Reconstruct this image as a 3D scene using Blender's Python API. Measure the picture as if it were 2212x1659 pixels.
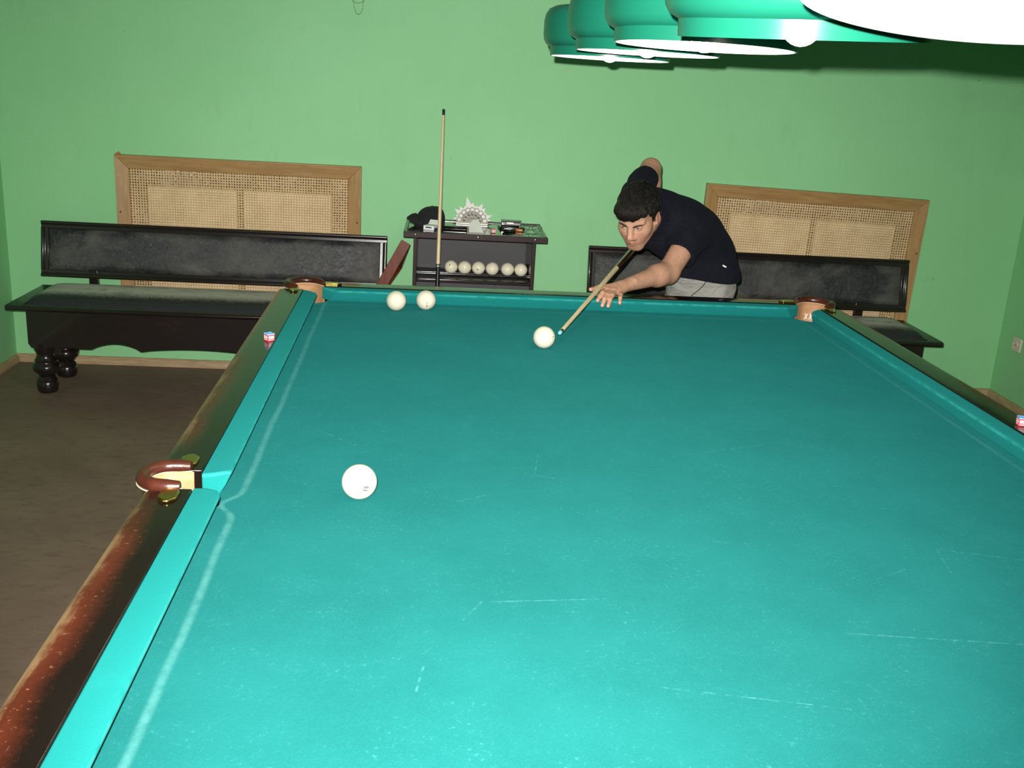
import bpy, bmesh, math, random
import numpy as np
from mathutils import Vector, Matrix

random.seed(7); rng = np.random.default_rng(7)
for o in list(bpy.data.objects): bpy.data.objects.remove(o)
S = bpy.context.scene
COL = S.collection

# ------------------------------------------------------------------ camera, light, exposure
H = 0.83                                            # height of the cloth above the floor
CAM = Vector((0.409, -3.571, 0.804 + H))
PITCH, YAW, ROLL, FPX = 0.29247, 0.07873, 0.05833, 2235.0
fw = Vector((math.sin(YAW)*math.cos(PITCH), math.cos(YAW)*math.cos(PITCH), -math.sin(PITCH)))
r0 = Vector((math.cos(YAW), -math.sin(YAW), 0)); u0 = r0.cross(fw)
rt = r0*math.cos(ROLL) + u0*math.sin(ROLL); up = u0*math.cos(ROLL) - r0*math.sin(ROLL)
cam = bpy.data.cameras.new('camera'); co = bpy.data.objects.new('camera', cam); COL.objects.link(co)
cam.sensor_fit = 'HORIZONTAL'; cam.sensor_width = 36.0; cam.lens = FPX/2212*36.0
cam.clip_start = 0.02; cam.clip_end = 60
co.matrix_world = Matrix(((rt.x, up.x, -fw.x, CAM.x), (rt.y, up.y, -fw.y, CAM.y), (rt.z, up.z, -fw.z, CAM.z), (0, 0, 0, 1)))
S.camera = co

W = bpy.data.worlds.new('world'); S.world = W; W.use_nodes = True
W.node_tree.nodes['Background'].inputs[0].default_value = (0.5, 0.6, 0.55, 1)
W.node_tree.nodes['Background'].inputs[1].default_value = 0.02

# the camera's own flash: a small head just above and left of the lens
fl = bpy.data.lights.new('camera_flash', 'SPOT'); fo = bpy.data.objects.new('camera_flash', fl); COL.objects.link(fo)
fl.energy = 950.0; fl.color = (1.0, 0.97, 0.92); fl.shadow_soft_size = 0.008
fl.spot_size = math.radians(92); fl.spot_blend = 1.0
fdir = (fw + up*0.0).normalized()
fo.location = CAM - rt*0.026 + up*0.05
fo.rotation_euler = fdir.to_track_quat('-Z', 'Y').to_euler()

S.view_settings.view_transform = 'Standard'; S.view_settings.look = 'None'
S.view_settings.gamma = 1.0; S.view_settings.use_curve_mapping = False
S.view_settings.exposure = 0.0
BULB_WATTS = 2.6
HEAD = (29.0, 31.0, 0.0)                           # player's head: turn, nod, roll in degrees

# ------------------------------------------------------------------ material helpers
class NT:
    def __init__(self, name):
        self.m = bpy.data.materials.new(name); self.m.use_nodes = True
        self.t = self.m.node_tree; self.b = self.t.nodes['Principled BSDF']
        self._c = None
    def n(self, typ, **kw):
        nd = self.t.nodes.new(typ)
        for k, v in kw.items(): setattr(nd, k, v)
        return nd
    def l(self, a, b): self.t.links.new(a, b)
    def put(self, sock, v):
        if v is None: return
        if hasattr(v, 'links'): self.l(v, sock)
        elif isinstance(v, (tuple, list)): sock.default_value = (*v, 1) if len(v) == 3 and sock.type == 'RGBA' else v
        else: sock.default_value = v
    def co(self):
        if not self._c: self._c = self.n('ShaderNodeTexCoord')
        return self._c.outputs['Object']
    def mp(self, scale=(1, 1, 1), loc=(0, 0, 0), rot=(0, 0, 0)):
        m = self.n('ShaderNodeMapping'); self.l(self.co(), m.inputs[0])
        m.inputs['Scale'].default_value = scale; m.inputs['Location'].default_value = loc; m.inputs['Rotation'].default_value = rot
        return m.outputs[0]
    def noise(self, scale=5, detail=4, rough=0.55, vec=None, dist=0):
        nd = self.n('ShaderNodeTexNoise'); self.l(vec or self.co(), nd.inputs['Vector'])
        nd.inputs['Scale'].default_value = scale; nd.inputs['Detail'].default_value = detail
        nd.inputs['Roughness'].default_value = rough; nd.inputs['Distortion'].default_value = dist
        return nd.outputs['Fac']
    def ramp(self, v, lo, hi, a=0.0, b=1.0):
        nd = self.n('ShaderNodeMapRange', interpolation_type='SMOOTHSTEP'); self.put(nd.inputs[0], v)
        nd.inputs[1].default_value = lo; nd.inputs[2].default_value = hi; nd.inputs[3].default_value = a; nd.inputs[4].default_value = b
        return nd.outputs[0]
    def math(self, op, a, b=None, c=None):
        nd = self.n('ShaderNodeMath', operation=op); self.put(nd.inputs[0], a); self.put(nd.inputs[1], b)
        if c is not None: self.put(nd.inputs[2], c)
        return nd.outputs[0]
    def mix(self, f, a, b):
        nd = self.n('ShaderNodeMix', data_type='RGBA'); self.put(nd.inputs[0], f); self.put(nd.inputs[6], a); self.put(nd.inputs[7], b)
        return nd.outputs[2]
    def xyz(self):
        s = self.n('ShaderNodeSeparateXYZ'); self.l(self.co(), s.inputs[0]); return s.outputs
    def bump(self, h, strength=0.3, dist=0.002):
        nd = self.n('ShaderNodeBump'); self.put(nd.inputs['Height'], h)
        nd.inputs['Strength'].default_value = strength; nd.inputs['Distance'].default_value = dist
        self.l(nd.outputs[0], self.b.inputs['Normal'])
    def fin(self, col=None, rough=None, metal=None, spec=None, coat=None, sheen=None, sheen_tint=None, emis=None, es=0, trans=None, alpha=None):
        i = self.b.inputs
        self.put(i['Base Color'], col); self.put(i['Roughness'], rough); self.put(i['Metallic'], metal)
        self.put(i['Specular IOR Level'], spec); self.put(i['Coat Weight'], coat)
        if coat is not None: i['Coat Roughness'].default_value = 0.04
        self.put(i['Sheen Weight'], sheen)
        if sheen_tint: self.put(i['Sheen Tint'], sheen_tint); i['Sheen Roughness'].default_value = 0.5
        if emis: self.put(i['Emission Color'], emis); i['Emission Strength'].default_value = es
        self.put(i['Transmission Weight'], trans)
        return self.m

def plain(name, col, rough=0.5, metal=0.0, var=0.12, scale=30, **kw):
    m = NT(name); f = m.noise(scale, 3)
    a = tuple(c*(1-var) for c in col); b = tuple(min(1, c*(1+var)) for c in col)
    return m.fin(m.mix(f, a, b), rough, metal, **kw)

MAT = {}
def mk_materials():
    m = NT('green_wall_paint')
    big = m.noise(0.9, 5, 0.6); fine = m.noise(9, 6, 0.65, m.mp((1, 1, 0.35))); tiny = m.noise(160, 3)
    c = m.mix(m.ramp(big, 0.3, 0.72), (0.250, 0.58, 0.275), (0.285, 0.625, 0.315))
    c = m.mix(m.ramp(fine, 0.55, 0.8, 0, 0.35), c, (0.20, 0.48, 0.22))
    spots = m.n('ShaderNodeTexVoronoi'); m.l(m.co(), spots.inputs['Vector']); spots.inputs['Scale'].default_value = 3.3
    c = m.mix(m.ramp(spots.outputs['Distance'], 0.010, 0.018, 0.55, 0.0), c, (0.06, 0.22, 0.16))
    x = m.xyz()
    dx = m.math('SUBTRACT', x[0], 3.13); dz = m.math('SUBTRACT', x[2], 0.66)
    d = m.math('SQRT', m.math('ADD', m.math('MULTIPLY', dx, dx), m.math('MULTIPLY', m.math('MULTIPLY', dz, dz), 9)))
    st = m.math('MULTIPLY', m.ramp(d, 0.0, 0.05, 0.8, 0.0), m.ramp(m.noise(70, 3), 0.45, 0.6))
    c = m.mix(st, c, (0.16, 0.2, 0.08))
    m.bump(m.math('ADD', m.math('MULTIPLY', fine, 1.0), m.math('MULTIPLY', tiny, 0.25)), 0.22, 0.004)
    MAT['wall'] = m.fin(c, 0.62, spec=0.35)

    m = NT('ceiling_paint'); MAT['ceiling'] = m.fin(m.mix(m.noise(6), (0.45, 0.46, 0.42), (0.52, 0.53, 0.49)), 0.9)

    m = NT('brown_linoleum')
    n1 = m.noise(2.2, 5, 0.6); n2 = m.noise(14, 4, 0.6, m.mp((1.0, 2.2, 1), rot=(0, 0, 0.5))); n3 = m.noise(220, 2)
    br = m.n('ShaderNodeTexBrick'); m.l(m.mp((2.6, 2.6, 1), rot=(0, 0, 0.62)), br.inputs['Vector'])
    br.inputs['Color1'].default_value = (0.2, 0.2, 0.2, 1); br.inputs['Color2'].default_value = (0.8, 0.8, 0.8, 1); br.inputs['Mortar'].default_value = (0.5, 0.5, 0.5, 1)
    br.inputs['Mortar Size'].default_value = 0.03; br.inputs['Scale'].default_value = 1.0
    c = m.mix(m.ramp(n1, 0.3, 0.7), (0.175, 0.118, 0.085), (0.215, 0.150, 0.110))
    c = m.mix(m.math('MULTIPLY', br.outputs['Fac'], 0.0), c, (0.05, 0.04, 0.03))
    c = m.mix(m.math('MULTIPLY', m.ramp(br.outputs['Color'], 0.1, 0.9), 0.22), c, (0.115, 0.070, 0.055))
    c = m.mix(m.ramp(n2, 0.5, 0.72, 0, 0.5), c, (0.11, 0.070, 0.055))
    c = m.mix(m.ramp(n3, 0.6, 0.8, 0, 0.25), c, (0.28, 0.22, 0.17))
    m.bump(m.math('ADD', n2, m.math('MULTIPLY', n3, 0.4)), 0.25, 0.003)
    MAT['floor'] = m.fin(c, 0.6, spec=0.3)

    def wood(name, a, b, rough, scale, vecs, coat=0.0, rot=(0, 0, 0), knots=True):
        m = NT(name); v = m.mp(vecs, rot=rot)
        g = m.noise(scale, 6, 0.65, v, 0.6); g2 = m.noise(scale*4, 4, 0.6, v)
        c = m.mix(m.ramp(g, 0.28, 0.72), a, b); c = m.mix(m.ramp(g2, 0.55, 0.8, 0, 0.4), c, tuple(x*0.6 for x in a))
        if knots:
            k = m.n('ShaderNodeTexVoronoi'); m.l(m.mp((3.1, 3.1, 3.1)), k.inputs['Vector']); k.inputs['Scale'].default_value = 1.1
            c = m.mix(m.ramp(k.outputs['Distance'], 0.02, 0.05, 0.7, 0), c, tuple(x*0.35 for x in a))
        m.bump(g2, 0.12, 0.001)
        return m.fin(c, rough, coat=coat)
    MAT['pine_x'] = wood('pine_grain_x', (0.30, 0.165, 0.06), (0.42, 0.25, 0.10), 0.42, 9, (0.5, 6, 6))
    MAT['pine_z'] = wood('pine_grain_z', (0.31, 0.17, 0.062), (0.43, 0.255, 0.10), 0.42, 9, (6, 6, 0.5))
    MAT['skirting'] = wood('skirting_oak', (0.30, 0.20, 0.10), (0.44, 0.32, 0.18), 0.5, 10, (0.8, 0.8, 8), knots=False)
    MAT['mahogany'] = wood('mahogany', (0.11, 0.024, 0.014), (0.19, 0.045, 0.022), 0.35, 12, (4, 4, 0.8), 0.3, knots=False)
    MAT['maple'] = wood('cue_maple', (0.60, 0.47, 0.27), (0.70, 0.57, 0.35), 0.35, 14, (6, 6, 0.5), 0.2, knots=False)
    MAT['cue_dark'] = wood('cue_dark_butt', (0.03, 0.008, 0.006), (0.07, 0.018, 0.012), 0.2, 14, (6, 6, 0.5), 0.6, knots=False)

    # black lacquered bench wood with worn, chipped arrises
    m = NT('black_lacquer'); n = m.noise(24, 5, 0.65, m.mp((0.35, 1, 1))); g = m.n('ShaderNodeNewGeometry')
    edge = m.ramp(g.outputs['Pointiness'], 0.54, 0.62)
    chip = m.math('MULTIPLY', edge, m.ramp(n, 0.56, 0.66))
    c = m.mix(m.noise(5), (0.008, 0.006, 0.006), (0.016, 0.010, 0.009))
    c = m.mix(m.math('MULTIPLY', chip, 0.25), c, (0.12, 0.05, 0.03)); m.bump(m.noise(60, 3), 0.08, 0.001)
    MAT['black'] = m.fin(c, 0.24, spec=0.5, coat=0.25)

    # dusty cracked black leather of the bench pads
    m = NT('worn_black_leather')
    n1 = m.noise(4.0, 6, 0.65, m.mp((1, 1, 1.8)), 0.6); n2 = m.noise(30, 6, 0.75, None, 2.0); n3 = m.noise(260, 2); n4 = m.noise(2.2, 3, 0.5)
    wr = m.noise(75, 4, 0.6, m.mp((0.35, 1, 1), rot=(0, 0.5, 0)), 1.2)
    c = m.mix(m.ramp(n1, 0.38, 0.72, 0, 0.9), (0.013, 0.014, 0.016), (0.085, 0.082, 0.072))
    c = m.mix(m.math('MULTIPLY', m.ramp(n2, 0.50, 0.70), m.ramp(n4, 0.35, 0.6, 0.1, 0.55)), c, (0.12, 0.13, 0.13))
    m.bump(m.math('ADD', m.math('MULTIPLY', wr, m.ramp(n4, 0.4, 0.65)), m.math('MULTIPLY', n2, 0.5)), 0.8, 0.005)
    MAT['leather_pad'] = m.fin(c, m.ramp(n1, 0.3, 0.7, 0.40, 0.6), spec=0.45)
    # seat pad: powdery scuff band towards the back, where people sit
    m = NT('scuffed_seat_leather')
    n1 = m.noise(4.5, 6, 0.7, m.mp((0.7, 2.5, 1)), 1.0); n2 = m.noise(40, 5, 0.7, None, 1.2); x = m.xyz()
    band = m.math('MULTIPLY', m.ramp(m.math('ADD', x[1], m.math('MULTIPLY', m.math('SUBTRACT', n2, 0.5), 0.16)), -0.17, -0.01), m.ramp(n1, 0.22, 0.52))
    c = m.mix(m.math('MULTIPLY', band, 0.9), (0.022, 0.024, 0.027), (0.66, 0.63, 0.58))
    c = m.mix(m.ramp(n2, 0.52, 0.78, 0, 0.25), c, (0.05, 0.08, 0.09))
    m.bump(n2, 0.4, 0.004)
    MAT['seat_pad'] = m.fin(c, 0.6, spec=0.3)

    MAT['cabinet'] = plain('cabinet_black_board', (0.028, 0.029, 0.033), 0.5, 0, 0.3, 9)
    MAT['cabinet_trim'] = plain('cabinet_dark_trim', (0.035, 0.020, 0.020), 0.25, 0, 0.3, 20, coat=0.3)
    MAT['cabinet_top'] = plain('cabinet_top_lacquer', (0.035, 0.022, 0.014), 0.12, 0, 0.3, 12, coat=0.7)
    MAT['chrome'] = plain('chrome', (0.75, 0.75, 0.74), 0.16, 1.0, 0.05)
    MAT['silver'] = plain('silver_filigree', (0.74, 0.71, 0.64), 0.38, 0.5, 0.12, 60)
    MAT['silver_dark'] = plain('tarnished_back', (0.06, 0.055, 0.05), 0.4, 0.6, 0.2, 60)
    MAT['brass'] = plain('brass', (0.62, 0.42, 0.10), 0.26, 1.0, 0.15, 25)
    MAT['paper'] = plain('white_paper', (0.80, 0.78, 0.75), 0.8, 0, 0.03, 40)
    MAT['white'] = plain('white_card', (0.82, 0.80, 0.78), 0.5, 0, 0.03)
    MAT['blue'] = plain('printed_blue', (0.03, 0.05, 0.20), 0.45)
    MAT['matte_black'] = plain('matte_black', (0.012, 0.012, 0.013), 0.7, 0, 0.3, 60)
    MAT['gloss_black'] = plain('gloss_black', (0.008, 0.008, 0.009), 0.12, 0, 0.3, 60)
    MAT['satin_black'] = plain('satin_black', (0.010, 0.010, 0.011), 0.38, 0, 0.3, 60, spec=0.3)
    MAT['felt_black'] = plain('black_felt', (0.010, 0.010, 0.012), 0.95, 0, 0.3, 200)
    MAT['red_chalk'] = plain('red_label_paper', (0.62, 0.045, 0.07), 0.55, 0, 0.1, 300)
    MAT['pink_chalk'] = plain('pink_label_paper', (0.60, 0.16, 0.18), 0.6, 0, 0.15, 300)
    MAT['label_ink'] = plain('label_ink', (0.12, 0.06, 0.06), 0.6)
    MAT['blue_chalk'] = plain('blue_chalk', (0.16, 0.42, 0.80), 0.95, 0, 0.1, 400)
    MAT['ivory_plastic'] = plain('ivory_socket_plastic', (0.62, 0.57, 0.44), 0.35, 0, 0.04)
    MAT['ink'] = plain('engraved_ink', (0.05, 0.035, 0.03), 0.6)
    MAT['amber'] = plain('amber_plastic', (0.45, 0.16, 0.05), 0.25, 0, 0.3, 80)
    MAT['wire'] = plain('dark_wire', (0.10, 0.07, 0.035), 0.5)
    m = NT('grey_cotton'); n = m.noise(9, 4, 0.55, m.mp((1, 1, 2.2), rot=(0, 0.6, 0)), 1.2); n2 = m.noise(300, 2)
    m.bump(m.math('ADD', m.math('MULTIPLY', n, 8), m.math('MULTIPLY', n2, 0.3)), 0.5, 0.006)
    MAT['trousers'] = m.fin(m.mix(n2, (0.235, 0.23, 0.21), (0.275, 0.27, 0.25)), 0.85)
    MAT['shoe'] = plain('shoe_leather', (0.02, 0.018, 0.016), 0.4)
    MAT['cream_board'] = plain('cream_board', (0.80, 0.70, 0.50), 0.6, 0, 0.08, 8)
    MAT['lens'] = NT('clear_lens').fin((0.9, 0.97, 0.93), 0.03, trans=1.0)

    m = NT('cane_webbing'); n = m.noise(8, 4, 0.6); n2 = m.noise(300, 2, 0.5, m.mp((1, 1, 0.1)))
    c = m.mix(m.ramp(n, 0.3, 0.7), (0.52, 0.345, 0.165), (0.64, 0.44, 0.23)); c = m.mix(m.ramp(n2, 0.5, 0.8, 0, 0.35), c, (0.36, 0.21, 0.09))
    MAT['cane'] = m.fin(c, 0.5)
    m = NT('crumpled_foil'); n = m.noise(38, 4, 0.6, None, 1.0); n2 = m.noise(2.4, 3)
    m.bump(n, 0.9, 0.02)
    MAT['foil'] = m.fin(m.mix(m.ramp(n2, 0.48, 0.62), (0.06, 0.040, 0.028), (0.50, 0.46, 0.42)), 0.28, m.ramp(n2, 0.42, 0.58, 0.2, 1.0))

    # billiard ball
    m = NT('ivory_ball'); c = m.mix(m.noise(40, 3), (0.56, 0.53, 0.42), (0.60, 0.57, 0.46)); MAT['ball'] = m.fin(c, 0.12, spec=0.5, coat=0.3)
    m = NT('aged_ball'); c = m.mix(m.noise(30, 3), (0.80, 0.75, 0.56), (0.86, 0.81, 0.63)); MAT['ball_old'] = m.fin(c, 0.16, spec=0.5, coat=0.3)  # same white balls, colour lightened where less flash reaches the shelf

    # lamp shades
    m = NT('green_enamel'); MAT['shade'] = m.fin(m.mix(m.noise(6), (0.006, 0.110, 0.066), (0.008, 0.126, 0.077)), 0.30, spec=0.4)
    m = NT('white_enamel'); MAT['shade_in'] = m.fin(m.mix(m.noise(6), (0.84, 0.85, 0.78), (0.88, 0.88, 0.82)), 0.5)
    m = NT('glowing_bulb'); e = BULB_WATTS/(4*math.pi**2*0.029**2)
    MAT['bulb'] = m.fin((1, 1, 1), 0.3, emis=(1.0, 0.90, 0.72), es=e)

    # table cloth with chalk marks and the pale run-lines that balls wear beside the cushions
    m = NT('green_baize'); x = m.xyz(); X, Y = x[0], x[1]
    n1 = m.noise(5, 5, 0.6); n2 = m.noise(60, 4, 0.7); n3 = m.noise(420, 2); n4 = m.noise(20, 4, 0.7)
    base = m.mix(m.ramp(n1, 0.3, 0.7), (0.0050, 0.085, 0.082), (0.0065, 0.100, 0.097))
    base = m.mix(m.ramp(n3, 0.35, 0.7, 0, 0.35), base, (0.008, 0.124, 0.120))
    base = m.mix(m.math('MULTIPLY', m.ramp(m.noise(130, 4, 0.75), 0.55, 0.74), m.ramp(n4, 0.40, 0.65, 0, 0.6)), base, (0.050, 0.215, 0.205))
    dip = m.math('POWER', 2.718, m.math('MULTIPLY', m.math('POWER', m.math('DIVIDE', m.math('ADD', Y, 1.755), 0.034), 2), -1))
    xl = m.math('SUBTRACT', 0.021, m.math('MULTIPLY', dip, 0.030))
    wob = m.math('MULTIPLY', m.math('SUBTRACT', m.noise(2.5, 2), 0.5), 0.012)
    dl = m.math('ABSOLUTE', m.math('ADD', m.math('SUBTRACT', X, xl), wob))
    dr = m.math('ABSOLUTE', m.math('SUBTRACT', X, TW-0.014)); df = m.math('ABSOLUTE', m.math('ADD', Y, 0.034))
    nb = m.ramp(m.noise(35, 4, 0.7), 0.25, 0.65, 0.35, 1.0)
    wear = m.math('MAXIMUM', m.math('MAXIMUM', m.ramp(dl, 0.001, 0.0105, 0.52, 0), m.ramp(dr, 0.002, 0.010, 0.25, 0)), m.ramp(df, 0.002, 0.009, 0.28, 0))
    base = m.mix(m.math('MULTIPLY', wear, nb), base, (0.085, 0.25, 0.24))
    segs = [((1.50, -1.945), (1.32, -1.895)), ((1.32, -1.895), (1.30, -1.99)), ((0.46, -2.115), (0.66, -2.10)), ((0.46, -2.115), (0.43, -2.17)),
            ((0.43, -1.72), (0.50, -1.68)), ((1.02, -2.20), (1.30, -2.23)), ((1.30, -2.23), (1.38, -2.27)), ((0.90, -1.88), (0.96, -1.885)),
            ((0.62, -1.45), (0.60, -1.57)), ((0.60, -1.57), (0.64, -1.59)), ((1.62, -1.60), (1.66, -1.66)), ((0.10, -1.30), (0.22, -1.42)),
            ((0.95, -1.43), (1.16, -1.35)), ((0.70, -2.35), (0.95, -2.40)), ((1.15, -2.02), (1.22, -1.98)), ((0.36, -2.36), (0.37, -2.30))]
    acc = None
    for (a, b) in segs:
        vx, vy = b[0]-a[0], b[1]-a[1]; L2 = vx*vx+vy*vy
        px = m.math('SUBTRACT', X, a[0]); py = m.math('SUBTRACT', Y, a[1])
        t = m.math('DIVIDE', m.math('ADD', m.math('MULTIPLY', px, vx), m.math('MULTIPLY', py, vy)), L2)
        t.node.use_clamp = True
        ex = m.math('SUBTRACT', px, m.math('MULTIPLY', t, vx)); ey = m.math('SUBTRACT', py, m.math('MULTIPLY', t, vy))
        d = m.math('ADD', m.math('MULTIPLY', ex, ex), m.math('MULTIPLY', ey, ey))
        acc = d if acc is None else m.math('MINIMUM', acc, d)
    d = m.math('SQRT', m.math('MAXIMUM', acc, 1e-9))
    sc = m.math('MULTIPLY', m.ramp(d, 0.0004, 0.0026, 0.42, 0), m.ramp(n2, 0.42, 0.66))
    base = m.mix(sc, base, (0.085, 0.28, 0.30))
    m.bump(n3, 0.25, 0.001)
    MAT['cloth'] = m.fin(base, 0.9, spec=0.1, sheen=0.13, sheen_tint=(0.05, 0.75, 0.74))
    m = NT('cushion_baize'); n3 = m.noise(420, 2); n1 = m.noise(9, 3)
    c = m.mix(n3, (0.006, 0.150, 0.142), (0.008, 0.178, 0.168)); c = m.mix(m.ramp(n1, 0.6, 0.8, 0, 0.3), c, (0.012, 0.225, 0.21)); c = m.mix(m.math('MULTIPLY', m.ramp(m.math('ABSOLUTE', m.math('SUBTRACT', m.xyz()[2], 0.8685)), 0.0015, 0.0045, 0.5, 0), m.ramp(m.noise(25, 3), 0.35, 0.6)), c, (0.04, 0.29, 0.27)); m.bump(n3, 0.2, 0.001)  # lighter nose band: edge highlight painted into the colour, with chalk wear
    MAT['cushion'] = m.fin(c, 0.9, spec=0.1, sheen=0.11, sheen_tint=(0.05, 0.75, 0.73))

    # table rails: black-brown lacquer rubbed through to mahogany and bare wood along the outer arris
    m = NT('rubbed_rail_lacquer'); x = m.xyz()
    gr = m.noise(60, 5, 0.7, m.mp((1, 0.12, 1))); bl = m.noise(7, 4, 0.6); sp = m.noise(120, 3, 0.7)
    out = m.math('MAXIMUM', m.math('MULTIPLY', x[0], -1.0), m.math('MAXIMUM', m.math('SUBTRACT', x[0], TW), m.math('MAXIMUM', x[1], m.math('SUBTRACT', -TL, x[1]))))
    d = m.math('ADD', out, m.math('MULTIPLY', m.math('SUBTRACT', bl, 0.5), 0.045))
    # people lean between the pockets: the rub is strongest at the middle of each rail run
    run = m.math('ABSOLUTE', m.math('ADD', x[1], 2.52))
    near = m.ramp(run, 0.45, 0.78, 1.0, 0.12)
    mid = m.math('MULTIPLY', m.ramp(m.math('ABSOLUTE', m.math('ADD', x[1], 1.22)), 0.25, 0.44, 1.0, 0.0), 0.75)
    strength = m.math('MAXIMUM', near, mid)
    red = m.math('MULTIPLY', m.ramp(m.math('ADD', d, m.math('MULTIPLY', m.math('SUBTRACT', sp, 0.5), 0.02)), 0.078, 0.125), strength)
    tan = m.math('MULTIPLY', m.ramp(m.math('ADD', d, m.math('MULTIPLY', m.math('SUBTRACT', gr, 0.5), 0.03)), 0.119, 0.137), strength)
    c = m.mix(m.noise(6), (0.005, 0.0035, 0.003), (0.009, 0.006, 0.0045))
    c = m.mix(red, c, m.mix(gr, (0.050, 0.009, 0.005), (0.090, 0.019, 0.008)))
    c = m.mix(tan, c, m.mix(gr, (0.15, 0.085, 0.038), (0.26, 0.17, 0.085)))
    c = m.mix(m.math('MULTIPLY', m.math('MULTIPLY', m.ramp(sp, 0.62, 0.7), red), 0.7), c, (0.24, 0.14, 0.06))
    MAT['rail'] = m.fin(c, m.math('ADD', m.math('MULTIPLY', red, 0.25), 0.13), spec=0.38)
    MAT['rail_body'] = plain('table_body_lacquer', (0.012, 0.008, 0.006), 0.25, 0, 0.3, 8, coat=0.3)

    m = NT('pocket_leather'); n = m.noise(90, 4, 0.6); n2 = m.noise(14, 4)
    c = m.mix(m.ramp(n2, 0.3, 0.7), (0.028, 0.007, 0.0045), (0.060, 0.015, 0.008)); m.bump(n, 0.35, 0.002)
    MAT['pocket_leather'] = m.fin(c, 0.33, spec=0.5)
    m = NT('raw_leather_lining'); n = m.noise(30, 4, 0.6)
    MAT['lining'] = m.fin(m.mix(m.ramp(n, 0.3, 0.75), (0.30, 0.155, 0.065), (0.40, 0.22, 0.105)), 0.65)
    MAT['stitch'] = plain('stitch_edge', (0.55, 0.43, 0.27), 0.7)

    # person
    m = NT('skin'); at = m.n('ShaderNodeVertexColor'); at.layer_name = 'tint'
    n = m.noise(55, 4, 0.6); n2 = m.noise(400, 2)
    c = m.mix(m.ramp(n, 0.3, 0.7), (0.41, 0.222, 0.145), (0.46, 0.256, 0.172))
    s = m.n('ShaderNodeSeparateColor'); m.l(at.outputs[0], s.inputs[0])
    c = m.mix(m.math('MULTIPLY', s.outputs[0], 0.9), c, (0.40, 0.13, 0.10))
    c = m.mix(m.math('MULTIPLY', s.outputs[1], 0.85), c, (0.05, 0.03, 0.022))
    c = m.mix(m.math('MULTIPLY', s.outputs[2], 0.85), c, (0.62, 0.38, 0.29))
    m.bump(n2, 0.12, 0.0006)
    m.b.inputs['Subsurface Weight'].default_value = 0.06; m.b.inputs['Subsurface Radius'].default_value = (0.01, 0.004, 0.002)
    MAT['skin'] = m.fin(c, 0.5, spec=0.35)
    m = NT('navy_knit'); n = m.noise(7, 5, 0.6, m.mp((1, 1, 1.6)), 0.8); n2 = m.noise(500, 2); 
    c = m.mix(m.ramp(n2, 0.3, 0.7), (0.0045, 0.0048, 0.0095), (0.0075, 0.0078, 0.0145)); m.bump(m.math('ADD', m.math('MULTIPLY', n, 6), m.math('MULTIPLY', n2, 0.2)), 0.55, 0.006)
    MAT['shirt'] = m.fin(c, 0.9, spec=0.15, sheen=0.02, sheen_tint=(0.3, 0.32, 0.5))
    m = NT('dark_hair'); v = m.mp((60, 60, 12)); n = m.noise(4, 4, 0.6, v, 0.6)
    c = m.mix(m.ramp(n, 0.35, 0.75), (0.0025, 0.0020, 0.0018), (0.016, 0.011, 0.008)); m.bump(n, 0.9, 0.006)
    MAT['hair'] = m.fin(c, 0.42, spec=0.22)
    MAT['eye_white'] = plain('eye_white', (0.44, 0.39, 0.37), 0.25, 0, 0.03)
    MAT['iris'] = plain('flash_red_pupil', (0.30, 0.03, 0.025), 0.15)
    MAT['brow'] = plain('eyebrow', (0.012, 0.008, 0.006), 0.7)
    MAT['nail'] = plain('nail', (0.62, 0.40, 0.33), 0.25, 0, 0.05)

TW, TL = 1.7426, 3.504
mk_materials()

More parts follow.
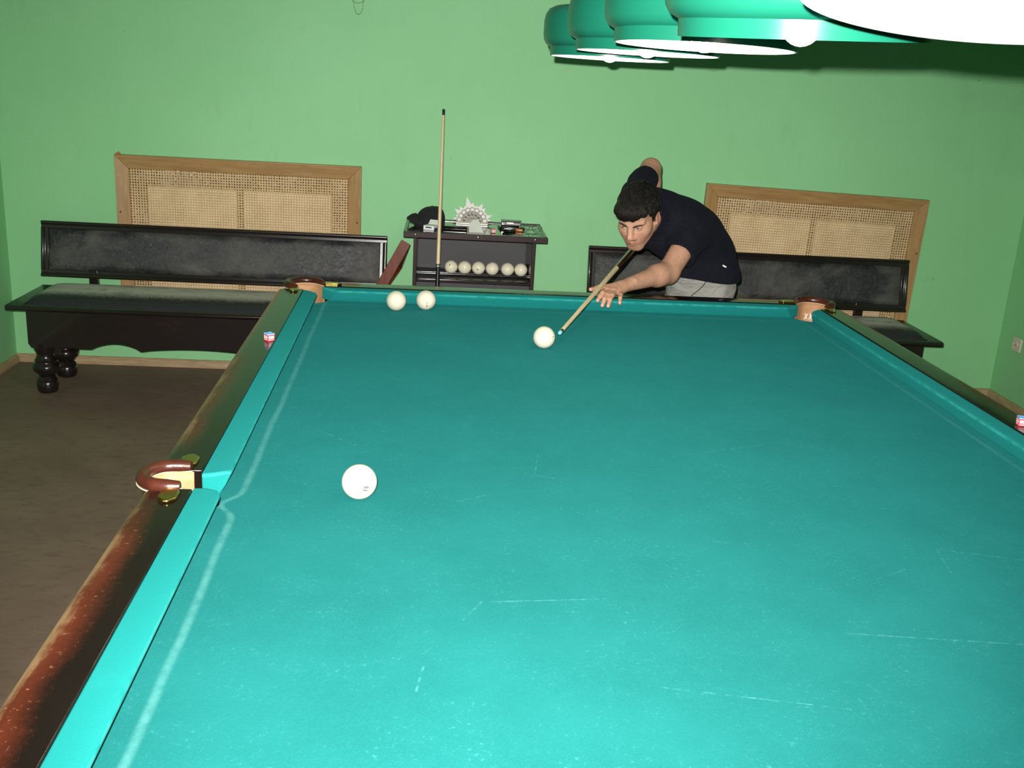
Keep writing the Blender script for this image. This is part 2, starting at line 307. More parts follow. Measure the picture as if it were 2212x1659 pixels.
# ------------------------------------------------------------------ mesh helpers
class MB:
    def __init__(self): self.v = []; self.f = []
    def add(self, vs, fs):
        k = len(self.v); self.v += [tuple(float(c) for c in p) for p in vs]; self.f += [tuple(i+k for i in f) for f in fs]; return self
    def box(self, a, b):
        x0, y0, z0 = a; x1, y1, z1 = b
        return self.add([(x0,y0,z0),(x1,y0,z0),(x1,y1,z0),(x0,y1,z0),(x0,y0,z1),(x1,y0,z1),(x1,y1,z1),(x0,y1,z1)],
                        [(0,3,2,1),(4,5,6,7),(0,1,5,4),(1,2,6,5),(2,3,7,6),(3,0,4,7)])
    def prism(self, poly, axis, a, b):
        # poly: ccw list of 2d points; axis 'x','y','z' extrude from a to b
        n = len(poly)
        def P(p, t): return {'x': (t, p[0], p[1]), 'y': (p[0], t, p[1]), 'z': (p[0], p[1], t)}[axis]
        vs = [P(p, a) for p in poly] + [P(p, b) for p in poly]
        fs = [tuple(range(n-1, -1, -1)), tuple(range(n, 2*n))] + [(i, (i+1) % n, (i+1) % n+n, i+n) for i in range(n)]
        return self.add(vs, fs)
    def lathe(self, prof, c=(0, 0, 0), seg=32, M=None, cap=True):
        # prof list of (r,z)
        vs = []; fs = []; n = len(prof)
        for r, z in prof:
            for k in range(seg):
                t = 2*math.pi*k/seg; p = Vector((r*math.cos(t), r*math.sin(t), z))
                if M is not None: p = M @ p
                vs.append((p[0]+c[0], p[1]+c[1], p[2]+c[2]))
        for i in range(n-1):
            for k in range(seg):
                fs.append((i*seg+k, i*seg+(k+1) % seg, (i+1)*seg+(k+1) % seg, (i+1)*seg+k))
        if cap:
            fs.append(tuple(range(seg-1, -1, -1))); fs.append(tuple((n-1)*seg+k for k in range(seg)))
        return self.add(vs, fs)
    def tube(self, pts, rad, seg=10, closed=False, flat=1.0, cap=True):
        pts = [Vector(p) for p in pts]; n = len(pts); rad = rad if isinstance(rad, (list, tuple)) else [rad]*n
        vs = []; fs = []; ref = None
        for i, p in enumerate(pts):
            a = pts[(i-1) % n] if (closed or i > 0) else p; b = pts[(i+1) % n] if (closed or i < n-1) else p
            t = (b-a).normalized()
            if ref is None:
                ref = Vector((0, 0, 1)) if abs(t.z) < 0.9 else Vector((1, 0, 0))
            s = t.cross(ref); 
            if s.length < 1e-6: s = t.cross(Vector((0, 1, 0)))
            s.normalize(); q = s.cross(t).normalized()
            for k in range(seg):
                w = 2*math.pi*k/seg; vs.append(p + s*(rad[i]*math.cos(w)) + q*(rad[i]*flat*math.sin(w)))
        m = n if closed else n-1
        for i in range(m):
            j = (i+1) % n
            for k in range(seg): fs.append((i*seg+k, i*seg+(k+1) % seg, j*seg+(k+1) % seg, j*seg+k))
        if cap and not closed:
            fs.append(tuple(range(seg-1, -1, -1))); fs.append(tuple((n-1)*seg+k for k in range(seg)))
        return self.add(vs, fs)
    def sphere(self, c, r, seg=32, rings=16, sc=(1, 1, 1)):
        vs = [(c[0], c[1], c[2]-r*sc[2])]; fs = []
        for i in range(1, rings):
            a = -math.pi/2 + math.pi*i/rings
            for k in range(seg):
                t = 2*math.pi*k/seg; vs.append((c[0]+r*sc[0]*math.cos(a)*math.cos(t), c[1]+r*sc[1]*math.cos(a)*math.sin(t), c[2]+r*sc[2]*math.sin(a)))
        vs.append((c[0], c[1], c[2]+r*sc[2])); e = len(vs)-1
        for k in range(seg): fs.append((0, 1+(k+1) % seg, 1+k))
        for i in range(rings-2):
            for k in range(seg): fs.append((1+i*seg+k, 1+i*seg+(k+1) % seg, 1+(i+1)*seg+(k+1) % seg, 1+(i+1)*seg+k))
        for k in range(seg): fs.append((1+(rings-2)*seg+k, 1+(rings-2)*seg+(k+1) % seg, e))
        return self.add(vs, fs)
    def xf(self, M):
        self.v = [tuple(M @ Vector(p)) for p in self.v]; return self
    def off(self, d):
        self.v = [(p[0]+d[0], p[1]+d[1], p[2]+d[2]) for p in self.v]; return self
    def build(self, name, mat, parent=None, loc=(0, 0, 0), bevel=0, seg=2, smooth=True, angle=40, sub=0):
        me = bpy.data.meshes.new(name); me.from_pydata([(p[0]-loc[0], p[1]-loc[1], p[2]-loc[2]) for p in self.v], [], self.f)
        bm = bmesh.new(); bm.from_mesh(me); bmesh.ops.recalc_face_normals(bm, faces=bm.faces); bm.to_mesh(me); bm.free()
        return link(name, me, mat, parent, loc, bevel, seg, smooth, angle, sub)

def link(name, me, mat, parent=None, loc=(0, 0, 0), bevel=0, seg=2, smooth=True, angle=40, sub=0):
    me.materials.append(MAT[mat] if isinstance(mat, str) else mat)
    o = bpy.data.objects.new(name, me); COL.objects.link(o); o.location = loc
    if parent: o.parent = parent
    if smooth:
        for p in me.polygons: p.use_smooth = True
        a = math.radians(angle)
        bm = bmesh.new(); bm.from_mesh(me)
        for e in bm.edges:
            if len(e.link_faces) == 2 and e.calc_face_angle(0) > a: e.smooth = False
        bm.to_mesh(me); bm.free()
    if bevel:
        b = o.modifiers.new('bevel', 'BEVEL'); b.width = bevel; b.segments = seg; b.limit_method = 'ANGLE'; b.angle_limit = math.radians(35); b.harden_normals = False
    if sub:
        s = o.modifiers.new('sub', 'SUBSURF'); s.levels = sub; s.render_levels = sub
    return o

def thing(name, label, cat, loc=(0, 0, 0), rotz=0, group=None):
    o = bpy.data.objects.new(name, None); COL.objects.link(o); o.location = loc; o.rotation_euler = (0, 0, rotz); o.empty_display_size = 0.1
    return tag(o, label, cat, group)
def tag(o, label, cat, group=None):
    o['label'] = label; o['category'] = cat
    if group: o['group'] = group
    return o
def struct(o): o['kind'] = 'structure'; return o
def copy_tree(o, parent=None):
    c = o.copy(); COL.objects.link(c)
    if parent is not None: c.parent = parent
    for ch in list(o.children): copy_tree(ch, c)
    return c
def rect(x0, y0, x1, y1): return [(x0, y0), (x1, y0), (x1, y1), (x0, y1)]

# ------------------------------------------------------------------ the room
XL, XR, YB, YF, ZC = -1.83, 3.605, 1.95, -6.2, 2.75
struct(MB().box((XL-0.15, YF-0.15, -0.1), (XR+0.15, YB+0.15, 0)).build('floor', 'floor', smooth=False))
struct(MB().box((XL-0.15, YF-0.15, ZC), (XR+0.15, YB+0.15, ZC+0.1)).build('ceiling', 'ceiling', smooth=False))
struct(MB().box((XL-0.15, YB, 0), (XR+0.15, YB+0.15, ZC)).build('wall_back', 'wall', smooth=False))
struct(MB().box((XL-0.15, YF, 0), (XL, YB, ZC)).build('wall_left', 'wall', smooth=False))
struct(MB().box((XR, YF, 0), (XR+0.15, YB, ZC)).build('wall_right', 'wall', smooth=False))
struct(MB().box((XL-0.15, YF-0.15, 0), (XR+0.15, YF, ZC)).build('wall_front', 'wall', smooth=False))
bp = [(0, 0), (0.022, 0), (0.022, 0.012), (0.014, 0.036), (0.008, 0.042), (0, 0.042)]
struct(MB().prism([(YB-a, z) for a, z in bp], 'x', XL, XR).build('baseboard_back', 'skirting', angle=30))
struct(MB().prism([(XL+a, z) for a, z in bp], 'y', YF, YB-0.022).build('baseboard_left', 'skirting', angle=30))
struct(MB().prism([(XR-a, z) for a, z in bp], 'y', YF, YB-0.022).build('baseboard_right', 'skirting', angle=30))

# ------------------------------------------------------------------ billiard table (local: x 0..TW, y 0..-TL, far-left nose corner at the origin)
ROT = 0.0169
def t2w(x, y, z=0): return (x*math.cos(ROT)-y*math.sin(ROT), x*math.sin(ROT)+y*math.cos(ROT), z)
TMID = -1.745
table = thing('billiard_table', 'large billiard table with teal baize, worn dark rails and leather pockets', 'billiard table', (0, 0, 0), ROT)
ZR = 0.876
def arc(cx, cy, r, a0, a1, n=8): return [(cx+r*math.cos(a0+(a1-a0)*i/n), cy+r*math.sin(a0+(a1-a0)*i/n)) for i in range(n+1)]
# bed with scooped pocket openings
e = 0.034; pi = math.pi
# outline of the bed, walked counter-clockwise from the near-left corner
def notch_corner(cx, cy, a0, a1): return arc(cx, cy, 0.062, a0, a1, 8)
poly = []
poly += notch_corner(-e, -TL-e, pi/2, 0)                         # near-left
poly += notch_corner(TW+e, -TL-e, pi, pi/2)                      # near-right
poly += arc(TW+0.066, TMID, 0.055, pi+0.62, pi-0.62, 8)          # right middle (concave)
poly += notch_corner(TW+e, e, -pi/2, -pi)                        # far-right
poly += notch_corner(-e, e, 0, -pi/2)                            # far-left
poly += arc(-0.066, TMID, 0.055, 0.62, -0.62, 8)                 # left middle
def clampx(p):
    return (min(max(p[0], -e), TW+e), p[1])
MB().prism([clampx(p) for p in poly], 'z', H-0.045, H).build('bed', 'cloth', table, smooth=False)

# cushions
def cushion(p0, p1, out, e0, e1):
    """nose line p0->p1 in plan, 'out' unit vector pointing away from the bed; e0/e1 end style: 'c' corner, 'm' middle"""
    p0 = Vector(p0); p1 = Vector(p1); out = Vector(out); d = (p1-p0).normalized(); L = (p1-p0).length
    prof = [(0.0, 0.8665), (0.0008, 0.8700), (0.003, 0.8728), (0.0075, 0.8745), (0.03, 0.8742), (0.053, 0.8728), (0.053, 0.8295), (0.020, 0.8295), (0.010, 0.848)]
    def endshift(o, kind):
        if kind == 'c':
            base = 0.058 - o*1.0; r = 0.016
            return base + (r*(1-min(1, o/0.018)))**1*0.55
        base = 0.040 - 0.006*min(1, o/0.053)
        return base + 0.020*(1-min(1, o/0.020))**2
    ts = [0, 1]
    vs = []; n = len(prof)
    rows = 6
    for s in range(rows):
        for (o, z) in prof:
            a = endshift(o, e0); b = L-endshift(o, e1); t = a+(b-a)*s/(rows-1)
            p = p0+d*t+out*o; vs.append((p.x, p.y, z))
    fs = []
    for s in range(rows-1):
        for i in range(n):
            j = (i+1) % n; fs.append((s*n+i, s*n+j, (s+1)*n+j, (s+1)*n+i))
    fs += [tuple(range(n-1, -1, -1)), tuple((rows-1)*n+i for i in range(n))]
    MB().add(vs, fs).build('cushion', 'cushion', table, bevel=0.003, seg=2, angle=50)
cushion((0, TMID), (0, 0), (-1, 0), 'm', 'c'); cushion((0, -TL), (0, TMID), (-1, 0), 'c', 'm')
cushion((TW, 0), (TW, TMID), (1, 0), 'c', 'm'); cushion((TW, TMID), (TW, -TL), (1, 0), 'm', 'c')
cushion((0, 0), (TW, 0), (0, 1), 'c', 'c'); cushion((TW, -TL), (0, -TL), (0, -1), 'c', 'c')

# wooden rails (profile: outward distance o, height z)
rp = [(0.053, 0.80), (0.053, 0.8758), (0.118, 0.8758), (0.130, 0.8735), (0.138, 0.868), (0.1425, 0.858), (0.1435, 0.845), (0.140, 0.800)]
def rail(p0, p1, out):
    p0 = Vector(p0); p1 = Vector(p1); out = Vector(out); vs = []
    n = len(rp); ts = [0, 0.02, 0.5, 0.98, 1]
    for t in ts:
        for o, z in rp:
            p = p0+(p1-p0)*t+out*o; vs.append((p.x, p.y, z))
    fs = [(s*n+i, s*n+(i+1) % n, (s+1)*n+(i+1) % n, (s+1)*n+i) for s in range(len(ts)-1) for i in range(n)]
    fs += [tuple(range(n-1, -1, -1)), tuple((len(ts)-1)*n+i for i in range(n))]
    MB().add(vs, fs).build('rail', 'rail', table, bevel=0.002, angle=30)
g = 0.046
rail((0, TMID+g), (0, -0.012), (-1, 0)); rail((0, -TL+0.012), (0, TMID-g), (-1, 0))
rail((TW, -0.012), (TW, TMID+g), (1, 0)); rail((TW, TMID-g), (TW, -TL+0.012), (1, 0))
rail((0.012, 0), (TW-0.012, 0), (0, 1)); rail((TW-0.012, -TL), (0.012, -TL), (0, -1))

# frame, apron and legs below the rails
ap = MB()
for (a, b) in [((-0.115, -TL+0.02, 0.64), (-0.075, -0.02, 0.80)), ((TW+0.075, -TL+0.02, 0.64), (TW+0.115, -0.02, 0.80)),
               ((0.02, 0.075, 0.64), (TW-0.02, 0.115, 0.80)), ((0.02, -TL-0.115, 0.64), (TW-0.02, -TL-0.075, 0.80))]:
    MB().box(a, b).build('apron', 'rail_body', table, bevel=0.004)
MB().box((-0.05, -TL-0.05, 0.735), (TW+0.05, 0.05, 0.784)).build('slate_frame', 'rail_body', table, smooth=False)
legp = [(0.055, 0), (0.06, 0.02), (0.045, 0.05), (0.05, 0.08), (0.075, 0.13), (0.085, 0.2), (0.075, 0.28), (0.055, 0.34), (0.05, 0.38), (0.07, 0.41), (0.075, 0.46), (0.06, 0.5), (0.075, 0.53), (0.08, 0.735)]
for x in (0.12, TW-0.12):
    for y in (-0.15, TMID, -TL+0.15): MB().lathe(legp, (x, y, 0), 28).build('leg', 'rail_body', table)

# pockets: leather roll, raw lining, brass plates
def bez(pts, n):
    # Catmull-Rom through the points
    P = [Vector(p) for p in pts]; P = [P[0]*2-P[1]] + P + [P[-1]*2-P[-2]]; out = []
    for i in range(1, len(P)-2):
        for k in range(n):
            t = k/n; a, b, c, d = P[i-1], P[i], P[i+1], P[i+2]
            out.append(0.5*((2*b)+(c-a)*t+(2*a-5*b+4*c-d)*t*t+(3*b-a-3*c+d)*t**3))
    out.append(P[-2]); return out
def brass(parent, c, ang, L=0.062, w=0.030):
    h = L/2; k = 0.010; s = w/2
    pl = [(-h, -s+k), (-h+k, -s), (h-k*1.4, -s), (h, -s+k*1.2), (h, s-k*1.2), (h-k*1.4, s), (-h+k, s), (-h, s-k)]
    b = MB().prism(pl, 'z', 0, 0.0065).xf(Matrix.Rotation(ang, 4, 'Z')).off(c)
    b.build('brass_plate', 'brass', parent, bevel=0.0028, seg=3)
def pocket(M, kind):
    """M maps pocket-local plan (mouth towards +x, roll bulging to -x) to table-local coordinates"""
    q = lambda p: (M @ Vector(p))
    if kind == 'm':
        cl = [(-0.074, 0.049), (-0.100, 0.050), (-0.126, 0.043), (-0.144, 0.024), (-0.150, 0.0), (-0.144, -0.024), (-0.126, -0.043), (-0.100, -0.050), (-0.074, -0.049)]
        ll = [(-0.068, 0.0425), (-0.090, 0.0425), (-0.118, 0.036), (-0.134, 0.020), (-0.139, 0.0), (-0.134, -0.020), (-0.118, -0.036), (-0.090, -0.0425), (-0.068, -0.0425)]
    else:
        cl = [(-0.052, 0.060), (-0.078, 0.063), (-0.104, 0.056), (-0.126, 0.034), (-0.134, 0.0), (-0.126, -0.034), (-0.104, -0.056), (-0.078, -0.063), (-0.052, -0.060)]
        ll = [(-0.026, 0.050), (-0.070, 0.053), (-0.096, 0.046), (-0.115, 0.026), (-0.122, 0.0), (-0.115, -0.026), (-0.096, -0.046), (-0.070, -0.053), (-0.026, -0.050)]
    path = bez([(x, y, 0.8815) for x, y in cl], 6); n = len(path)
    rad = [0.0132*(0.74+0.26*min(1, min(i, n-1-i)/5)) for i in range(n)]
    roll = MB().tube([q(p) for p in path], rad, 14).build('pocket_roll', 'pocket_leather', table)
    # stitched pale edge along the outside of the roll
    sp = []
    for i, p in enumerate(path):
        a = path[max(0, i-1)]; b = path[min(n-1, i+1)]; t = (b-a).normalized(); nn = Vector((t.y, -t.x, 0))
        if nn.dot(Vector((p.x+0.07, p.y, 0))) < 0: nn = -nn
        sp.append(q(p+nn*0.0115-Vector((0, 0, 0.009))))
    MB().tube(sp[3:-3], 0.0014, 6).build('stitching', 'stitch', roll)
    # raw leather lining hanging inside the roll
    lp = bez([(x, y, 0) for x, y in ll], 6); n = len(lp); vs = []; cen = Vector((-0.075, 0, 0))
    zs = [(0.8735, 1.0), (0.855, 0.985), (0.825, 0.97), (0.795, 0.92), (0.775, 0.70)]
    for z, sc in zs:
        for p in lp:
            w = cen+(p-cen)*sc; w.z = z; vs.append(q(w))
    fs = [(r*n+i, r*n+i+1, (r+1)*n+i+1, (r+1)*n+i) for r in range(len(zs)-1) for i in range(n-1)]
    fs.append(tuple((len(zs)-1)*n+i for i in range(n)))
    o = MB().add(vs, fs).build('pocket_lining', 'lining', table)
    so = o.modifiers.new('solid', 'SOLIDIFY'); so.thickness = 0.002
    MB().tube([q(Vector((p.x, p.y, 0.8735))) for p in lp[1:-1]], 0.0018, 6).build('lining_edge', 'stitch', o)
    for s in (1, -1):
        if kind == 'm':
            c = q((-0.086, 0.087*s, ZR)); d = M.to_3x3() @ Vector((0, s, 0))
        else:
            c = q(Vector((-0.030, 0.085*s, ZR))); d = M.to_3x3() @ Vector((1, s, 0))
        brass(table, (c.x, c.y, ZR), math.atan2(d.y, d.x), 0.056 if kind == 'm' else 0.066, 0.034 if kind == 'm' else 0.026)
    # white woven catch straps under the corner mouths
    if kind == 'c':
        for k in (-2.5, -1.5, -0.5, 0.5, 1.5, 2.5):
            for sg in (1, -1):
                a = Vector((-0.1135+0.0028*k*k, k*0.0135-0.005*sg, 0.834)); b = Vector((-0.1105+0.0028*k*k, k*0.0135+0.005*sg, 0.812))
                MB().tube([q(a), q((a+b)/2), q(b)], 0.0034, 6, flat=0.4).build('catch_strap', 'white', o)
T = Matrix.Translation; Rz = lambda a: Matrix.Rotation(a, 4, 'Z')
pocket(T((0, TMID, 0)), 'm'); pocket(T((TW, TMID, 0)) @ Rz(pi), 'm')
pocket(T((0, 0, 0)) @ Rz(-pi/4), 'c'); pocket(T((TW, 0, 0)) @ Rz(-3*pi/4), 'c')
pocket(T((0, -TL, 0)) @ Rz(pi/4), 'c'); pocket(T((TW, -TL, 0)) @ Rz(3*pi/4), 'c')

# ------------------------------------------------------------------ pendant lamps over the table
prof_out = [(0.170, 0.000), (0.171, 0.024), (0.176, 0.026), (0.184, 0.031), (0.190, 0.041), (0.1925, 0.055), (0.1925, 0.092), (0.189, 0.110), (0.180, 0.124), (0.164, 0.132), (0.11, 0.139), (0.06, 0.143), (0.034, 0.150), (0.030, 0.175), (0.012, 0.178)]
def lamp(y, tilt, label, dz):
    x0, y0, _ = t2w(0.866, y)
    t = thing('pendant_lamp', label, 'lamp', (x0, y0, 1.692+dz), 0, 'green pendant lamps in a row over the table')
    t.rotation_euler = (tilt[0], tilt[1], 0)
    MB().lathe(prof_out, seg=64, cap=False).build('lamp_shade', 'shade', t, angle=50)
    inn = [(max(0.006, r-0.004), z+(0.0 if i == 0 else (0.001 if z < 0.1 else -0.004))) for i, (r, z) in enumerate(prof_out[:-2])]
    MB().lathe([(0.1702, 0.0)]+inn+[(0.006, 0.145)], seg=64, cap=False).build('shade_lining', 'shade_in', t, angle=50)
    MB().lathe([(0.006, 0.178), (0.017, 0.172), (0.017, 0.215), (0.008, 0.225)], seg=16).build('fitting', 'mahogany', t)
    MB().lathe([(0.008, 0.125), (0.016, 0.12), (0.016, 0.075), (0.012, 0.07)], seg=16).build('bulb_socket', 'white', t)
    MB().sphere((0, 0, 0.022), 0.029, 24, 14, (1, 1, 1.1)).build('bulb', 'bulb', t)
    # suspension rod to the bar
    MB().tube([(0, 0, 0.222), (0, 0, 0.297-max(0, dz)-0.004)], 0.004, 8).build('suspension_rod', 'wire', t)
lamps = [(-0.523, (math.radians(-0.78), math.radians(0.33)), -0.007, 'green enamel lamp farthest along the row, nearest the back wall'),
         (-1.045, (math.radians(-0.55), math.radians(0.37)), 0.001, 'second green enamel lamp counting from the back wall'),
         (-1.571, (math.radians(-1.12), math.radians(0.79)), 0.006, 'slightly tilted green enamel lamp third from the back wall, middle of the row'),
         (-2.095, (math.radians(2.23), math.radians(-1.91)), 0.008, 'fourth green enamel lamp counting from the back wall'),
         (-2.585, (math.radians(-6.1), math.radians(4.86)), 0.023, 'green enamel lamp at the row end farthest from the back wall, white lining showing')]
for y, tl, dz, lb in lamps: lamp(y, tl, lb, dz)
bx, by, _ = t2w(0.866, TMID)
bar = thing('lamp_bar', 'dark wooden bar on two chains that carries the row of green lamps', 'lamp bar', (bx, by, 1.992), ROT)
MB().box((-0.025, -1.5, 0), (0.025, 1.5, 0.04)).build('bar', 'mahogany', bar, bevel=0.005)
for s in (-1.1, 1.1): MB().tube([(0, s, 0.04), (0, s, ZC-1.992)], 0.005, 8).build('chain', 'wire', bar)

# ------------------------------------------------------------------ balls
R = 0.034
def digits(txt, size, parent, direction, spin, mat='ink', squash=1.0):
    cu = bpy.data.curves.new('number', 'FONT'); cu.body = txt; cu.size = size; cu.align_x = 'CENTER'; cu.align_y = 'CENTER'; cu.fill_mode = 'BOTH'
    cu.offset = size*0.035
    o = bpy.data.objects.new('number', cu); COL.objects.link(o); bpy.context.view_layer.update()
    me = bpy.data.meshes.new_from_object(o.evaluated_get(bpy.context.evaluated_depsgraph_get()))
    bpy.data.objects.remove(o)
    me.materials.clear()
    bm = bmesh.new(); bm.from_mesh(me); bmesh.ops.triangulate(bm, faces=bm.faces)
    bmesh.ops.subdivide_edges(bm, edges=[e for e in bm.edges if e.calc_length() > size*0.12], cuts=2)
    n = Vector(direction).normalized(); ref = Vector((0, 0, 1)); u = ref.cross(n).normalized(); v = n.cross(u)
    c, s = math.cos(spin), math.sin(spin)
    for vt in bm.verts:
        a, b = vt.co.x*squash, vt.co.y; a, b = a*c-b*s, a*s+b*c
        p = n*R+u*a+v*b; vt.co = p.normalized()*(R+0.00025)
    bm.to_mesh(me); bm.free()
    return link('number', me, mat, parent, smooth=False)
bm0 = MB().sphere((0, 0, 0), R, 48, 24)
def ball(loc, label, mat='ball', group=None):
    o = bm0.build('billiard_ball', mat, None, angle=180); o.location = loc
    return tag(o, label, 'billiard ball', group)
def tocam(p): return (CAM-Vector(p)).normalized()
def facing(p, dx, dy):
    """direction on the ball seen dx (right) dy (up) radii off the middle of its visible face"""
    n = tocam(p); s = Vector((0, 0, 1)).cross(n).normalized(); t = n.cross(s)
    return n*math.sqrt(max(0.01, 1-dx*dx-dy*dy))+s*dx+t*dy
p = (0.273, -1.708, H+R); b = ball(p, 'ivory ball numbered 15 alone on the open cloth'); digits('15', 0.0125, b, facing(p, 0.37, -0.40), math.radians(70))
p = (0.740, -0.517, H+R); b = ball(p, 'ivory ball at the blue cue tip, struck next by the player'); digits('1', 0.010, b, facing(p, 0.80, 0.10), math.radians(90))
p = (0.271, -0.087, H+R); b = ball(p, 'ivory ball without visible number near the far cushion')
p = (0.372, -0.057, H+R); b = ball(p, 'ivory ball with upside-down 6 near the far cushion'); digits('6', 0.0170, b, facing(p, 0.10, -0.50), math.radians(177)); 
bar6 = MB().box((-0.0035, -0.0006, -0.0004), (0.0035, 0.0006, 0.0006)); nd = Vector(facing(p, 0.10, -0.29)).normalized(); uu = Vector((0, 0, 1)).cross(nd).normalized(); vv = nd.cross(uu)
bar6.xf(Matrix(((uu.x, vv.x, nd.x, nd.x*R), (uu.y, vv.y, nd.y, nd.y*R), (uu.z, vv.z, nd.z, nd.z*R), (0, 0, 0, 1)))).build('underline', 'ink', b, smooth=False)
shelf = [(0.476, '4', -0.22, 0.25, 20), (0.546, '', 0, 0, 0), (0.617, '12', -0.15, -0.22, -20), (0.688, '8', -0.42, 0.75, 40), (0.767, '', 0, 0, 0), (0.836, '', 0, 0, 0)]
labs = ['yellowed ball on the cabinet shelf with black mark, end nearest the red rack', 'plain yellowed ball second on the cabinet shelf from the red rack',
        'yellowed ball on the cabinet shelf with black number low on its face', 'yellowed ball on the cabinet shelf with dark mark near its top',
        'plain yellowed ball second from the bench end of the cabinet shelf', 'plain yellowed ball at the bench end of the cabinet shelf']
for (x, tx, dx, dy, sp), lb in zip(shelf, labs):
    p = (x, 1.70, 0.6590); b = ball(p, lb, 'ball_old', 'balls on the cabinet shelf')
    if tx: digits(tx, 0.013, b, facing(p, dx, dy), math.radians(sp))

# ------------------------------------------------------------------ chalk cubes
def chalk(loc, rz, label, paper='red_chalk', parts=True, top='blue_chalk'):
    t = thing('chalk_cube', label, 'chalk', loc, rz)
    h = 0.011
    MB().box((-h, -h, 0), (h, h, 0.0185)).build('paper_wrapper', paper, t, bevel=0.0008)
    n = 6; vs = []; fs = []
    for i in range(n+1):
        for j in range(n+1):
            x = -h+2*h*i/n; y = -h+2*h*j/n; r2 = (x*x+y*y)/(h*h); vs.append((x*0.97, y*0.97, 0.0185+0.0012+0.0016*min(1.6, r2)))
    k = len(vs); vs += [(x, y, 0.0184) for x, y, z in vs]
    for i in range(n):
        for j in range(n):
            a = i*(n+1)+j; fs.append((a, a+1, a+n+2, a+n+1)); fs.append((k+a, k+a+n+1, k+a+n+2, k+a+1))
    for i in range(n):
        for (a, b) in ((i, i+1), (n*(n+1)+i, n*(n+1)+i+1), (i*(n+1), (i+1)*(n+1)), (i*(n+1)+n, (i+1)*(n+1)+n)): fs.append((a, b, k+b, k+a))
    MB().add(vs, fs).build('chalk_face', top, t)
    if parts:
        for r in range(4):
            M = Rz(r*pi/2)
            lb = MB().box((-0.0082, -h-0.0003, 0.0075), (0.0082, -h, 0.0152)).xf(M).build('label', 'white', t, smooth=False)
            tx = MB()
            for q in range(5): tx.box((-0.006+q*0.0024, -h-0.0005, 0.0105+0.0006*(q % 2)), (-0.0045+q*0.0024, -h-0.0002, 0.0125+0.0006*((q+1) % 2)))
            tx.xf(M).build('print', 'label_ink', lb, smooth=False)
            MB().box((-0.008, -h-0.0003, 0.0032), (0.006, -h, 0.0048)).xf(M).build('label_stripe', 'white', t, smooth=False)
    return t
cx, cy, _ = t2w(-0.0675, -0.722); chalk((cx, cy, ZR), ROT+math.radians(38), 'red chalk cube with blue top near the pocket corner by the left bench')
cx, cy, _ = t2w(1.826, -1.288); chalk((cx, cy, ZR), ROT+math.radians(-16), 'red chalk cube with blue top on the rail facing the wall socket')
chalk((0.677, 1.585, 0.861), math.radians(12), 'pinkish red chalk cube on the cabinet beside the folded napkin', 'pink_chalk', True, 'pink_chalk')

